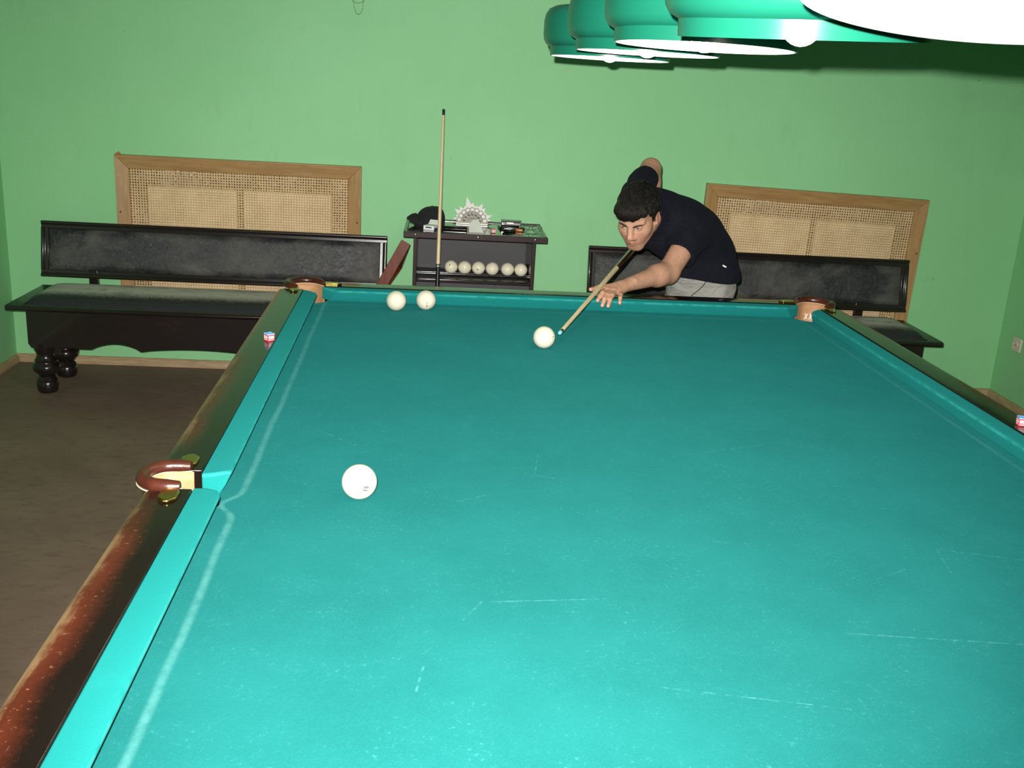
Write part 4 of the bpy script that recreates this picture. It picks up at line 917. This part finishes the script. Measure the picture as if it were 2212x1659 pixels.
# ------------------------------------------------------------------ the player (bodies grown as smooth distance fields, one continuous skin)
class Field:
    def __init__(self, lo, hi, h):
        self.lo = np.array(lo, float); self.h = h; self.n = np.ceil((np.array(hi)-self.lo)/h).astype(int)+1
        self.d = np.full(tuple(self.n), 1.0, np.float32)
    def _win(self, c0, c1, m):
        a = np.floor((np.minimum(c0, c1)-m-self.lo)/self.h).astype(int); b = np.ceil((np.maximum(c0, c1)+m-self.lo)/self.h).astype(int)+1
        a = np.clip(a, 0, self.n); b = np.clip(b, 0, self.n)
        sl = tuple(slice(int(p), int(q)) for p, q in zip(a, b))
        ax = [self.lo[i]+self.h*np.arange(a[i], b[i]) for i in range(3)]
        return sl, np.meshgrid(*ax, indexing='ij', sparse=True)
    def _apply(self, sl, nd, k, op):
        cur = self.d[sl]; nd = nd.astype(np.float32)
        if op == 'add':
            if k > 0:
                t = np.clip(0.5+0.5*(cur-nd)/k, 0, 1); self.d[sl] = cur*(1-t)+nd*t-k*t*(1-t)
            else: self.d[sl] = np.minimum(cur, nd)
        elif op == 'sub':
            nd = -nd
            if k > 0:
                t = np.clip(0.5-0.5*(cur-nd)/k, 0, 1); self.d[sl] = cur*(1-t)+nd*t+k*t*(1-t)
            else: self.d[sl] = np.maximum(cur, nd)
    def cap(self, a, b, ra, rb, k=0.02, op='add'):
        a = np.array(a, float); b = np.array(b, float); m = max(ra, rb)+k+0.03
        sl, (X, Y, Z) = self._win(a, b, m); v = b-a; L2 = max(1e-9, v@v)
        t = np.clip(((X-a[0])*v[0]+(Y-a[1])*v[1]+(Z-a[2])*v[2])/L2, 0, 1)
        d = np.sqrt((X-a[0]-t*v[0])**2+(Y-a[1]-t*v[1])**2+(Z-a[2]-t*v[2])**2)-(ra+(rb-ra)*t)
        self._apply(sl, d, k, op)
    def ell(self, c, r, k=0.02, op='add', A=None):
        """ellipsoid centre c, radii r along the rows of A (world axes when None)"""
        c = np.array(c, float); A = np.eye(3) if A is None else A; m = max(r)+k+0.03
        sl, (X, Y, Z) = self._win(c, c, m); x, y, z = X-c[0], Y-c[1], Z-c[2]
        p = [(A[i][0]*x+A[i][1]*y+A[i][2]*z) for i in range(3)]
        k0 = np.sqrt(sum((p[i]/r[i])**2 for i in range(3))); k1 = np.sqrt(sum((p[i]/r[i]**2)**2 for i in range(3)))+1e-9
        self._apply(sl, k0*(k0-1)/k1, k, op)
    def cut(self, p, n):
        """remove everything on the side n points to"""
        n = np.array(n, float); n /= np.linalg.norm(n); ax = [self.lo[i]+self.h*np.arange(self.n[i]) for i in range(3)]
        X, Y, Z = np.meshgrid(*ax, indexing='ij', sparse=True)
        self.d = np.maximum(self.d, ((X-p[0])*n[0]+(Y-p[1])*n[1]+(Z-p[2])*n[2]).astype(np.float32))
    def mesh(self, smooth=2):
        d = self.d; s = d < 0; h = self.h
        c = np.zeros(tuple(np.array(s.shape)-1), np.int8)
        for i in (0, 1):
            for j in (0, 1):
                for k in (0, 1): c += s[i:s.shape[0]-1+i, j:s.shape[1]-1+j, k:s.shape[2]-1+k]
        act = np.argwhere((c > 0) & (c < 8)); N = len(act); idx = np.full(c.shape, -1, np.int32); idx[tuple(act.T)] = np.arange(N)
        P = np.zeros((N, 3)); cnt = np.zeros((N, 1))
        co_ = [(0,0,0),(1,0,0),(0,1,0),(1,1,0),(0,0,1),(1,0,1),(0,1,1),(1,1,1)]
        val = [d[tuple((act+np.array(o)).T)].astype(float) for o in co_]
        for (i, j) in [(0,1),(2,3),(4,5),(6,7),(0,2),(1,3),(4,6),(5,7),(0,4),(1,5),(2,6),(3,7)]:
            m = (val[i] < 0) != (val[j] < 0); t = val[i]/(val[i]-val[j]+1e-12); t = np.where(m, t, 0)[:, None]
            q = np.array(co_[i])+(np.array(co_[j])-np.array(co_[i]))*t; P += q*m[:, None]; cnt += m[:, None]
        V = self.lo+(act+P/np.maximum(cnt, 1))*h; F = []
        for ax in range(3):
            o1, o2 = [(1, 2), (2, 0), (0, 1)][ax]
            sl0 = [slice(None)]*3; sl1 = [slice(None)]*3; sl0[ax] = slice(0, -1); sl1[ax] = slice(1, None)
            x = s[tuple(sl0)] != s[tuple(sl1)]; e = np.argwhere(x); sg = s[tuple(sl0)][tuple(e.T)]
            ok = (e[:, o1] > 0) & (e[:, o2] > 0) & (e[:, o1] < c.shape[o1]) & (e[:, o2] < c.shape[o2]); e = e[ok]; sg = sg[ok]
            u1 = np.zeros(3, int); u1[o1] = 1; u2 = np.zeros(3, int); u2[o2] = 1
            q = np.stack([idx[tuple(w.T)] for w in (e-u1-u2, e-u2, e, e-u1)], 1)
            q[~sg] = q[~sg][:, ::-1]; F.append(q)
        F = np.concatenate(F); F = F[(F >= 0).all(1)]
        for _ in range(smooth):
            A = np.zeros_like(V); n = np.zeros((len(V), 1))
            for a, b in ((0, 1), (1, 2), (2, 3), (3, 0)):
                np.add.at(A, F[:, a], V[F[:, b]]); np.add.at(n, F[:, a], 1); np.add.at(A, F[:, b], V[F[:, a]]); np.add.at(n, F[:, b], 1)
            V = V*0.5+0.5*A/np.maximum(n, 1)
        return V, F
def field_obj(name, VF, mat, parent, loc):
    V, F = VF; me = bpy.data.meshes.new(name); V = V-np.array(loc)
    me.vertices.add(len(V)); me.vertices.foreach_set('co', V.astype(np.float32).ravel())
    me.loops.add(F.size); me.loops.foreach_set('vertex_index', F.astype(np.int32).ravel())
    me.polygons.add(len(F)); me.polygons.foreach_set('loop_start', np.arange(0, F.size, 4, dtype=np.int32)); 
    me.update(calc_edges=True); me.validate()
    me.polygons.foreach_set('use_smooth', np.ones(len(me.polygons), bool))
    me.materials.append(MAT[mat]); o = bpy.data.objects.new(name, me); COL.objects.link(o)
    if parent: o.parent = parent
    return o

PB = np.array((1.49, 0.66, 0.0))
person = thing('person', 'person in dark T-shirt and grey trousers bending over the table to aim a cue', 'person', tuple(PB))
# ---- head frame: f forward, l towards the person's left, u up
hy, hp, hr_ = math.radians(HEAD[0]), math.radians(HEAD[1]), math.radians(HEAD[2])
F_ = np.array((-math.sin(hy)*math.cos(hp), -math.cos(hy)*math.cos(hp), -math.sin(hp)))
L_ = np.array((math.cos(hy), -math.sin(hy), 0.0)); U_ = np.cross(F_, L_); U_ = U_ if U_[2] > 0 else -U_
L_, U_ = L_*math.cos(hr_)+U_*math.sin(hr_), U_*math.cos(hr_)-L_*math.sin(hr_)
HA = np.array((F_, L_, U_)); HS = 0.94
CHIN = np.array((1.158, 0.36, 1.000))
HC = CHIN-HS*(0.090*F_-0.120*U_)
def hd(f, l, u): return HC+HS*(f*F_+l*L_+u*U_)
def he(F, c, r, k, op='add'): F.ell(hd(*c), [x*HS for x in r], k*HS, op, HA)
def hc(F, a, b, ra, rb, k, op='add'): F.cap(hd(*a), hd(*b), ra*HS, rb*HS, k*HS, op)
LSH = np.array((1.400, 0.455, 1.060)); LEL = np.array((1.292, 0.318, 0.930)); LWR = np.array((1.112, 0.140, 0.912))
RSH = np.array((1.195, 0.570, 1.180)); REL = np.array((1.281, 0.785, 1.280)); RWR = np.array((1.288, 0.752, 1.060))
GRIP = np.array(TIP+CD*1.315)
NECK0 = hd(-0.030, 0, -0.055); NECK1 = np.array((1.305, 0.530, 1.125))
TOR = [((1.27, 0.560, 1.115), (1.40, 0.530, 1.080), 0.092), ((1.33, 0.585, 1.095), (1.43, 0.575, 1.055), 0.102), ((1.40, 0.605, 1.045), (1.475, 0.60, 1.015), 0.104),
       ((1.445, 0.62, 0.955), (1.53, 0.62, 0.945), 0.100), ((1.458, 0.62, 0.875), (1.535, 0.62, 0.872), 0.098)]
B = Field((0.90, -0.08, 0.80), (1.72, 0.92, 1.36), 0.0027)
for a, b, r in TOR: B.cap(a, b, r-0.012, r-0.012, 0.04)
B.cap(NECK0, NECK1, 0.050, 0.062, 0.03)
B.cap(RSH, LSH, 0.052, 0.052, 0.04)
# arms
def lerp(a, b, t): return a+(b-a)*t
B.cap(LSH, LEL, 0.050, 0.041, 0.03); B.cap(LEL, lerp(LEL, LWR, 0.28), 0.037, 0.0385, 0.03); B.cap(lerp(LEL, LWR, 0.25), LWR, 0.0385, 0.0255, 0.03)
B.cap(LEL+np.array((0.012, 0.012, -0.022)), LEL+np.array((0.0, 0.0, -0.012)), 0.020, 0.024, 0.02)
B.ell(LWR+np.array((0.012, 0.0, 0.010)), (0.014, 0.012, 0.012), 0.012)                      # wrist bone
B.cap(RSH, REL, 0.052, 0.042, 0.03); B.cap(REL, lerp(REL, RWR, 0.3), 0.038, 0.041, 0.02); B.cap(lerp(REL, RWR, 0.25), RWR, 0.041, 0.026, 0.02)
# ---- left (bridge) hand laid on the cushion
K = {'i': (1.012, 0.060, 0.902), 'm': (1.028, 0.052, 0.9005), 'r': (1.046, 0.052, 0.899), 'p': (1.064, 0.062, 0.8955)}
PIP = {'i': (0.995, 0.020, 0.8985), 'm': (1.009, 0.008, 0.8950), 'r': (1.028, 0.007, 0.8935), 'p': (1.062, 0.026, 0.8925)}
DIP = {'i': (0.985, 0.004, 0.8895), 'm': (0.999, -0.014, 0.8850), 'r': (1.019, -0.014, 0.8840), 'p': (1.058, 0.004, 0.8870)}
TPS = {'i': (0.976, -0.010, 0.8770), 'm': (0.991, -0.030, 0.8640), 'r': (1.012, -0.030, 0.8630), 'p': (1.055, -0.014, 0.8720)}
for q in 'imrp':
    B.cap(lerp(LWR, np.array(K[q]), 0.15), K[q], 0.017, 0.0115, 0.012)
for q in 'imrp':
    w = 0.92 if q == 'p' else 1.0
    B.cap(K[q], PIP[q], 0.0102*w, 0.0096*w, 0.004); B.cap(PIP[q], DIP[q], 0.0094*w, 0.0086*w, 0.003); B.cap(DIP[q], TPS[q], 0.0086*w, 0.0074*w, 0.003)
    B.ell(np.array(K[q])+np.array((0, 0, 0.0035)), (0.0095, 0.0095, 0.0085), 0.006); B.ell(np.array(PIP[q])+np.array((0, 0, 0.001)), (0.0092, 0.0092, 0.0088), 0.003)
B.cap(lerp(LWR, np.array(K['i']), 0.35), (1.030, 0.088, 0.902), 0.019, 0.016, 0.015)          # thumb mound
B.cap((1.032, 0.092, 0.905), (0.990, 0.066, 0.910), 0.0135, 0.0105, 0.008); B.cap((0.990, 0.066, 0.910), (0.966, 0.046, 0.906), 0.0100, 0.0088, 0.004); B.cap((0.966, 0.046, 0.906), (0.955, 0.034, 0.908), 0.0088, 0.0078, 0.003)
# ---- right hand closed round the butt
cdn = np.array(CD); sd = np.cross(cdn, np.array((0, 0, 1.0))); sd /= np.linalg.norm(sd); ud = np.cross(sd, cdn)
def gp(along, ang, r): return GRIP+cdn*along+r*(math.cos(ang)*sd+math.sin(ang)*ud)
B.cap(RWR, gp(0.0, 1.2, 0.036), 0.024, 0.021, 0.015)
for q, al in enumerate((0.030, 0.010, -0.010, -0.029)):
    B.cap(lerp(RWR, gp(al, 0.8, 0.032), 0.4), gp(al, 0.75, 0.032), 0.016, 0.0115, 0.010)
    a0 = 0.75
    for st in range(3):
        a1 = a0-(1.15, 1.1, 0.8)[st]; B.cap(gp(al, a0, 0.0275), gp(al, a1, 0.0275), 0.0098-0.0008*st, 0.0092-0.0008*st, 0.003); a0 = a1
B.cap(gp(0.03, 1.6, 0.034), gp(0.048, 2.6, 0.030), 0.013, 0.011, 0.008); B.cap(gp(0.048, 2.6, 0.030), gp(0.050, 3.6, 0.028), 0.0105, 0.0088, 0.003)
# ---- head
he(B, (-0.018, 0, 0.029), (0.096, 0.076, 0.079), 0.02); he(B, (0.028, 0, -0.038), (0.064, 0.061, 0.082), 0.03)
for s in (-1, 1):
    hc(B, (0.000, 0.054*s, -0.055), (0.060, 0.016*s, -0.108), 0.018, 0.018, 0.025)            # jaw line
    he(B, (0.052, 0.038*s, -0.030), (0.030, 0.026, 0.026), 0.032)                             # cheekbone
hc(B, (0.068, -0.010, -0.108), (0.068, 0.010, -0.108), 0.019, 0.019, 0.02)                    # chin
he(B, (0.050, 0, 0.050), (0.045, 0.058, 0.045), 0.03)                                         # forehead
for s in (-1, 1):
    hc(B, (0.086, 0.012*s, 0.013), (0.072, 0.046*s, 0.017), 0.0105, 0.0085, 0.012)            # brow ridge
    he(B, (0.098, 0.031*s, -0.004), (0.018, 0.0185, 0.0115), 0.012, 'sub')                    # eye socket
    he(B, (0.0765, 0.0315*s, -0.005), (0.0138, 0.0150, 0.0132), 0.004)                        # lids
    hc(B, (0.0905, 0.019*s, -0.001), (0.0870, 0.044*s, 0.000), 0.0030, 0.0028, 0.003)         # upper lid fold
hc(B, (0.088, 0, 0.006), (0.105, 0, -0.034), 0.0108, 0.0125, 0.012); he(B, (0.109, 0, -0.040), (0.0125, 0.0140, 0.0108), 0.007)
for s in (-1, 1):
    he(B, (0.098, 0.0130*s, -0.0445), (0.0120, 0.0080, 0.0078), 0.006); he(B, (0.106, 0.0062*s, -0.0515), (0.005, 0.0035, 0.0035), 0.002, 'sub')
he(B, (0.074, 0, -0.068), (0.021, 0.034, 0.026), 0.028)                                       # muzzle
for s in (-1, 1):
    hc(B, (0.0985, 0.000, -0.0690), (0.0860, 0.0265*s, -0.0740), 0.0052, 0.0036, 0.004); hc(B, (0.0960, 0.000, -0.0800), (0.0855, 0.0250*s, -0.0765), 0.0066, 0.0036, 0.004)
hc(B, (0.1040, -0.0180, -0.0752), (0.1040, 0.0180, -0.0752), 0.0022, 0.0022, 0.002, 'sub')
for s in (-1, 1):                                                                             # ears
    he(B, (-0.012, 0.0795*s, -0.010), (0.0190, 0.0095, 0.035), 0.006); he(B, (-0.005, 0.0885*s, -0.008), (0.0105, 0.006, 0.022), 0.003, 'sub'); he(B, (0.000, 0.076*s, -0.034), (0.009, 0.007, 0.010), 0.005)
V, F = B.mesh(2)
body = field_obj('body', (V, F), 'skin', person, PB)
# tints: lips, cheeks and knuckles redder, stubble, lid line and painted-in brow shading darker, wrist and nose paler
lv = (V-HC)@HA.T/HS
def blob(c, r): return np.exp(-(((lv-np.array(c))/np.array(r))**2).sum(1))
red = np.clip(blob((0.096, 0, -0.0752), (0.014, 0.026, 0.0065))*1.1, 0, 1)
for s in (-1, 1): red = np.maximum(red, 0.32*blob((0.075, 0.035*s, -0.040), (0.03, 0.022, 0.024))); red = np.maximum(red, 0.45*blob((-0.006, 0.085*s, -0.010), (0.02, 0.012, 0.03)))
red = np.maximum(red, 0.30*blob((0.112, 0, -0.042), (0.012, 0.014, 0.012)))
for q in 'imrp':
    for J in (K, TPS): red = np.maximum(red, 0.38*np.exp(-(((V-np.array(J[q]))**2).sum(1))/0.011**2))
drk = 0.16*blob((0.085, 0, -0.085), (0.035, 0.045, 0.032))
for s in (-1, 1): drk = np.maximum(drk, 0.55*blob((0.091, 0.0315*s, -0.0005), (0.012, 0.016, 0.0035))); drk = np.maximum(drk, 0.30*blob((0.088, 0.024*s, 0.000), (0.012, 0.012, 0.010)))
drk = np.maximum(drk, 0.22*blob((0.095, 0, -0.060), (0.02, 0.024, 0.006)))
pal = 0.35*blob((0.105, 0, -0.010), (0.02, 0.007, 0.03))
pal = np.maximum(pal, 0.5*np.exp(-(((V-(LWR+np.array((0.012, 0, 0.016))))**2).sum(1))/0.016**2))
ca = body.data.color_attributes.new('tint', 'FLOAT_COLOR', 'POINT'); arr = np.stack([red, drk, pal, np.ones(len(V))], 1).astype(np.float32)
ca.data.foreach_set('color', arr.ravel())
def hm(M): return M.off((-PB[0], -PB[1], -PB[2]))
# eyes
for s in (-1, 1):
    c = hd(0.0865, 0.0315*s, -0.0055); yw = np.array((0.95, 0.30*s, 0.0)); fx = (yw[0]*F_+yw[1]*L_); fx /= np.linalg.norm(fx); lx = np.cross(U_, fx); lx /= np.linalg.norm(lx)
    m_ = MB().sphere((0, 0, 0), 1.0, 24, 14); m_.v = [tuple(c+HS*(fx*p[0]*0.0052+lx*p[1]*0.0132+U_*p[2]*0.0058*(1-0.25*p[1]*p[1]))) for p in m_.v]
    e_ = hm(m_).build('eyeball', 'eye_white', person)
    ci = c+HS*(fx*0.0024+lx*(-0.0010)+U_*0.0014); m_ = MB().sphere((0, 0, 0), 1.0, 20, 12); m_.v = [tuple(ci+HS*(fx*p[0]*0.0030+lx*p[1]*0.0050+U_*p[2]*0.0048)) for p in m_.v]
    hm(m_).build('iris', 'iris', e_)
    ls = [tuple(c+HS*(fx*(0.0030-0.0040*t*t)+lx*t*0.0140+U_*(0.0062-0.0052*t*t))) for t in (-1, -0.6, -0.2, 0.2, 0.6, 1)]
    hm(MB().tube(ls, [0.0008, 0.0015, 0.0018, 0.0018, 0.0015, 0.0008], 6)).build('upper_lashes', 'brow', e_)
    # eyebrow: a tapering strip of short hair above the ridge
    pts = [hd(0.0955, 0.0125*s, 0.0060), hd(0.0950, 0.024*s, 0.0100), hd(0.0900, 0.036*s, 0.0128), hd(0.0810, 0.049*s, 0.0100)]
    pp = bez([Vector(p) for p in pts], 5); n_ = len(pp)
    hm(MB().tube(pp, [0.0037*HS*(0.75+0.35*math.sin(pi*min(1, (i+2)/(n_+1)))) if i < n_-1 else 0.0015 for i in range(n_)], 8, flat=0.8)).build('eyebrow', 'brow', person)
# nails of the bridge hand
for q in 'imrp':
    t0, d0 = np.array(TPS[q]), np.array(DIP[q]); ax = (t0-d0)/np.linalg.norm(t0-d0); sdv = np.cross(ax, (0, 0, 1)); sdv /= np.linalg.norm(sdv); nv = np.cross(sdv, ax)
    A3 = np.array((ax, sdv, nv)); c = t0+nv*0.0058-ax*0.0005
    m_ = MB().sphere((0, 0, 0), 1.0, 14, 8); m_.v = [tuple(c+ax*p[0]*0.0052+sdv*p[1]*0.0044+nv*p[2]*0.0014) for p in m_.v]; hm(m_).build('fingernail', 'nail', person)
# ---- hair: cap with a fringe, built as a field and combed with locks
HF = Field(HC-0.20, HC+0.20, 0.0028)
he(HF, (-0.020, 0, 0.031), (0.110, 0.0865, 0.090), 0.0); he(HF, (0.056, -0.010, 0.054), (0.041, 0.065, 0.033), 0.035); he(HF, (-0.085, 0, 0.000), (0.030, 0.058, 0.060), 0.02)
# hairline: everything below a sloping surface is trimmed; the fringe drops on the person's right
ax_ = [HF.lo[i]+HF.h*np.arange(HF.n[i]) for i in range(3)]; X, Y, Z = np.meshgrid(*ax_, indexing='ij')
q = np.stack([X-HC[0], Y-HC[1], Z-HC[2]], -1)@HA.T/HS; f_, l_, u_ = q[..., 0], q[..., 1], q[..., 2]
line = np.where(f_ > 0.045, 0.030+0.20*np.clip(l_+0.01, -0.08, 0.08)+0.0012*np.sin(l_*310), np.where(f_ > -0.005, -0.004+0.034*np.clip((f_+0.005)/0.05, 0, 1)**1.4, -0.004-0.62*np.clip(-0.005-f_, 0, 0.15)))
line = np.where((f_ > 0.0) & (f_ < 0.022) & (np.abs(l_) > 0.05), np.minimum(line, -0.022), line)
HF.d = np.maximum(HF.d, ((line-u_)*0.55*HS).astype(np.float32))
HF.d += (0.0016*np.sin(l_*150+np.sin(f_*60)*2)*np.sin(f_*45+l_*30)).astype(np.float32)
hv, hf = HF.mesh(1)
hair = field_obj('hair', (hv, hf), 'hair', person, PB)
lk = MB()
for i in range(420):
    th = rng.uniform(-pi, pi); ph = rng.uniform(0.10, 1.5)
    d0 = np.array((math.cos(th)*math.cos(ph), math.sin(th)*math.cos(ph), math.sin(ph))); 
    def surf(d): d = d/np.linalg.norm(d); return np.array((-0.020, 0, 0.031))+d*np.array((0.111, 0.0875, 0.0905))
    p0 = surf(d0)
    if p0[0] > 0.02: p0 = p0+np.array((0.004, 0, 0.004))
    step = np.array((0.55, -0.25, -0.35)) if p0[0] > -0.06 else np.array((-0.2, 0.3*np.sign(p0[1]), -0.6)); step = step+rng.normal(0, 0.25, 3)
    pts = []; dcur = d0.copy(); ok = True
    for st in range(4):
        p = surf(dcur)+np.array((0, 0, 0)); p = p*(1+0.004*st*rng.uniform(0, 1))
        ln = 0.030+0.20*np.clip(p[1]+0.01, -0.08, 0.08) if p[0] > 0.045 else (0.004 if p[0] > -0.01 else -0.002-0.62*min(0.15, -0.005-p[0]))
        if p[2] < ln-0.002: ok = False
        pts.append(hd(*p)); dcur = dcur+step*0.10; dcur /= np.linalg.norm(dcur)
    if ok: lk.tube([tuple(p) for p in pts], [0.0016, 0.0026, 0.0022, 0.0005], 5)
hm(lk).build('hair_locks', 'hair', hair)['kind'] = 'stuff'
# ---- T-shirt
Sf = Field((1.02, 0.28, 0.82), (1.74, 0.90, 1.34), 0.0038)
for a, b, r in TOR: Sf.cap(a, b, r+0.004, r+0.004, 0.05)
Sf.cap((1.258, 0.525, 1.055), (1.345, 0.505, 1.010), 0.068, 0.066, 0.05); Sf.cap((1.455, 0.618, 0.860), (1.548, 0.618, 0.856), 0.113, 0.113, 0.04); Sf.cap(RSH, LSH, 0.066, 0.068, 0.05); Sf.cap(lerp(NECK0, NECK1, 0.46), NECK1, 0.070, 0.082, 0.03)
lse, rse = lerp(LSH, LEL, 0.56), lerp(RSH, REL, 0.66)
sl_l = Field(Sf.lo, Sf.lo+(Sf.n-1)*Sf.h, Sf.h); sl_l.cap(LSH, lerp(LSH, LEL, 0.8), 0.070, 0.066, 0.0)
sl_l.cut(lse, LEL-LSH); Sf._apply((slice(None),)*3, sl_l.d, 0.02, 'add')
sl_r = Field(Sf.lo, Sf.lo+(Sf.n-1)*Sf.h, Sf.h); sl_r.cap(RSH+np.array((-0.006, 0, 0.0)), lerp(RSH, REL, 1.0)+np.array((-0.008, 0, 0)), 0.064, 0.053, 0.0)
sl_r.cut(rse, REL-RSH); Sf._apply((slice(None),)*3, sl_r.d, 0.02, 'add')
dl_ = (LEL-LSH)/np.linalg.norm(LEL-LSH); dr_ = (REL-RSH)/np.linalg.norm(REL-RSH)
Sf.cap(lse-dl_*0.016, lse+dl_*0.05, 0.053, 0.056, 0.004, 'sub'); Sf.cap(rse-dr_*0.012, rse+dr_*0.05, 0.049, 0.049, 0.004, 'sub')
Sf.cap(lerp(NECK0, NECK1, -0.25), lerp(NECK0, NECK1, 0.33), 0.062, 0.058, 0.008, 'sub')
ax_ = [Sf.lo[i]+Sf.h*np.arange(Sf.n[i]) for i in range(3)]; X, Y, Z = np.meshgrid(*ax_, indexing='ij', sparse=True)
Sf.d = Sf.d+(0.0030*np.sin(55*X+28*Z+3*np.sin(20*Y))*np.sin(34*Z-21*Y+1.3)).astype(np.float32)     # soft folds
Sf.d = np.maximum(Sf.d, (0.866+0.004*np.sin(20*X+9*Y)-0.06*(X-1.47)-Z).astype(np.float32))
shirt = field_obj('t_shirt', Sf.mesh(2), 'shirt', person, PB)
shirt['label'] = 'dark navy short-sleeved T-shirt'
sv = np.array([v.co for v in shirt.data.vertices])+PB
def on_shirt(x, z):
    k = ((sv[:, 0]-x)**2+(sv[:, 2]-z)**2) < 0.006**2; return float(sv[k, 1].min()) if k.any() else 0.55
yy_ = on_shirt(1.563, 0.931)
hm(MB().box((-0.0085, -0.0012, -0.0026), (0.0085, 0.0012, 0.0026)).xf(T((1.563, yy_-0.0005, 0.931)) @ Matrix.Rotation(math.radians(26), 4, 'Y'))).build('side_label', 'white', shirt, smooth=False)
# ---- trousers and shoes
Tf = Field((1.22, 0.36, 0.02), (1.76, 1.02, 0.95), 0.0060)
Tf.cap((1.452, 0.62, 0.875), (1.540, 0.62, 0.872), 0.101, 0.101, 0.03)
LH, LK, LA = np.array((1.548, 0.61, 0.82)), np.array((1.565, 0.54, 0.46)), np.array((1.575, 0.60, 0.06))
RH, RK, RA = np.array((1.455, 0.64, 0.82)), np.array((1.425, 0.68, 0.46)), np.array((1.390, 0.84, 0.06))
for h_, k_, a_ in ((LH, LK, LA), (RH, RK, RA)):
    Tf.cap(h_, k_, 0.092, 0.070, 0.04); Tf.cap(k_, a_, 0.070, 0.058, 0.03)
ax_ = [Tf.lo[i]+Tf.h*np.arange(Tf.n[i]) for i in range(3)]; X, Y, Z = np.meshgrid(*ax_, indexing='ij', sparse=True)
Tf.d = Tf.d+(0.0050*np.sin(38*X-46*Z+2*np.sin(25*Y))*np.sin(34*X+22*Z)).astype(np.float32)
Tf.cut((0, 0, 0.052), (0, 0, -1)); Tf.cut((0, 0, 0.900), (0, 0, 1))
tr = field_obj('trousers', Tf.mesh(2), 'trousers', person, PB); tr['label'] = 'light grey cotton trousers'
pk_ = [(1.500, 0.512, 0.872), (1.478, 0.506, 0.84), (1.442, 0.520, 0.80)]
hm(MB().tube(bez([Vector(p) for p in pk_], 5), 0.0016, 6)).build('pocket_seam', 'matte_black', tr)
for a_, sg in ((LA, 0.10), (RA, -0.25)):
    dx, dy = -math.sin(0.35+sg), -math.cos(0.35+sg); bs = np.array((a_[0], a_[1], 0.0)); 
    Sh = Field(bs+np.array((-0.25, -0.28, -0.02)), bs+np.array((0.25, 0.20, 0.16)), 0.005)
    fd = np.array((dx, dy, 0)); Sh.cap(bs-fd*0.045+np.array((0, 0, 0.045)), bs+fd*0.09+np.array((0, 0, 0.040)), 0.043, 0.042, 0.02); Sh.cap(bs+fd*0.08+np.array((0, 0, 0.036)), bs+fd*0.17+np.array((0, 0, 0.030)), 0.044, 0.034, 0.02)
    Sh.cap(bs+np.array((0, 0, 0.05)), bs+np.array((0, 0, 0.11)), 0.048, 0.044, 0.02); Sh.cut(bs+np.array((0, 0, 0.002)), (0, 0, -1)); Sh.cut(bs+np.array((0, 0, 0.115)), (0, 0, 1))
    field_obj('shoe', Sh.mesh(2), 'shoe', person, PB)
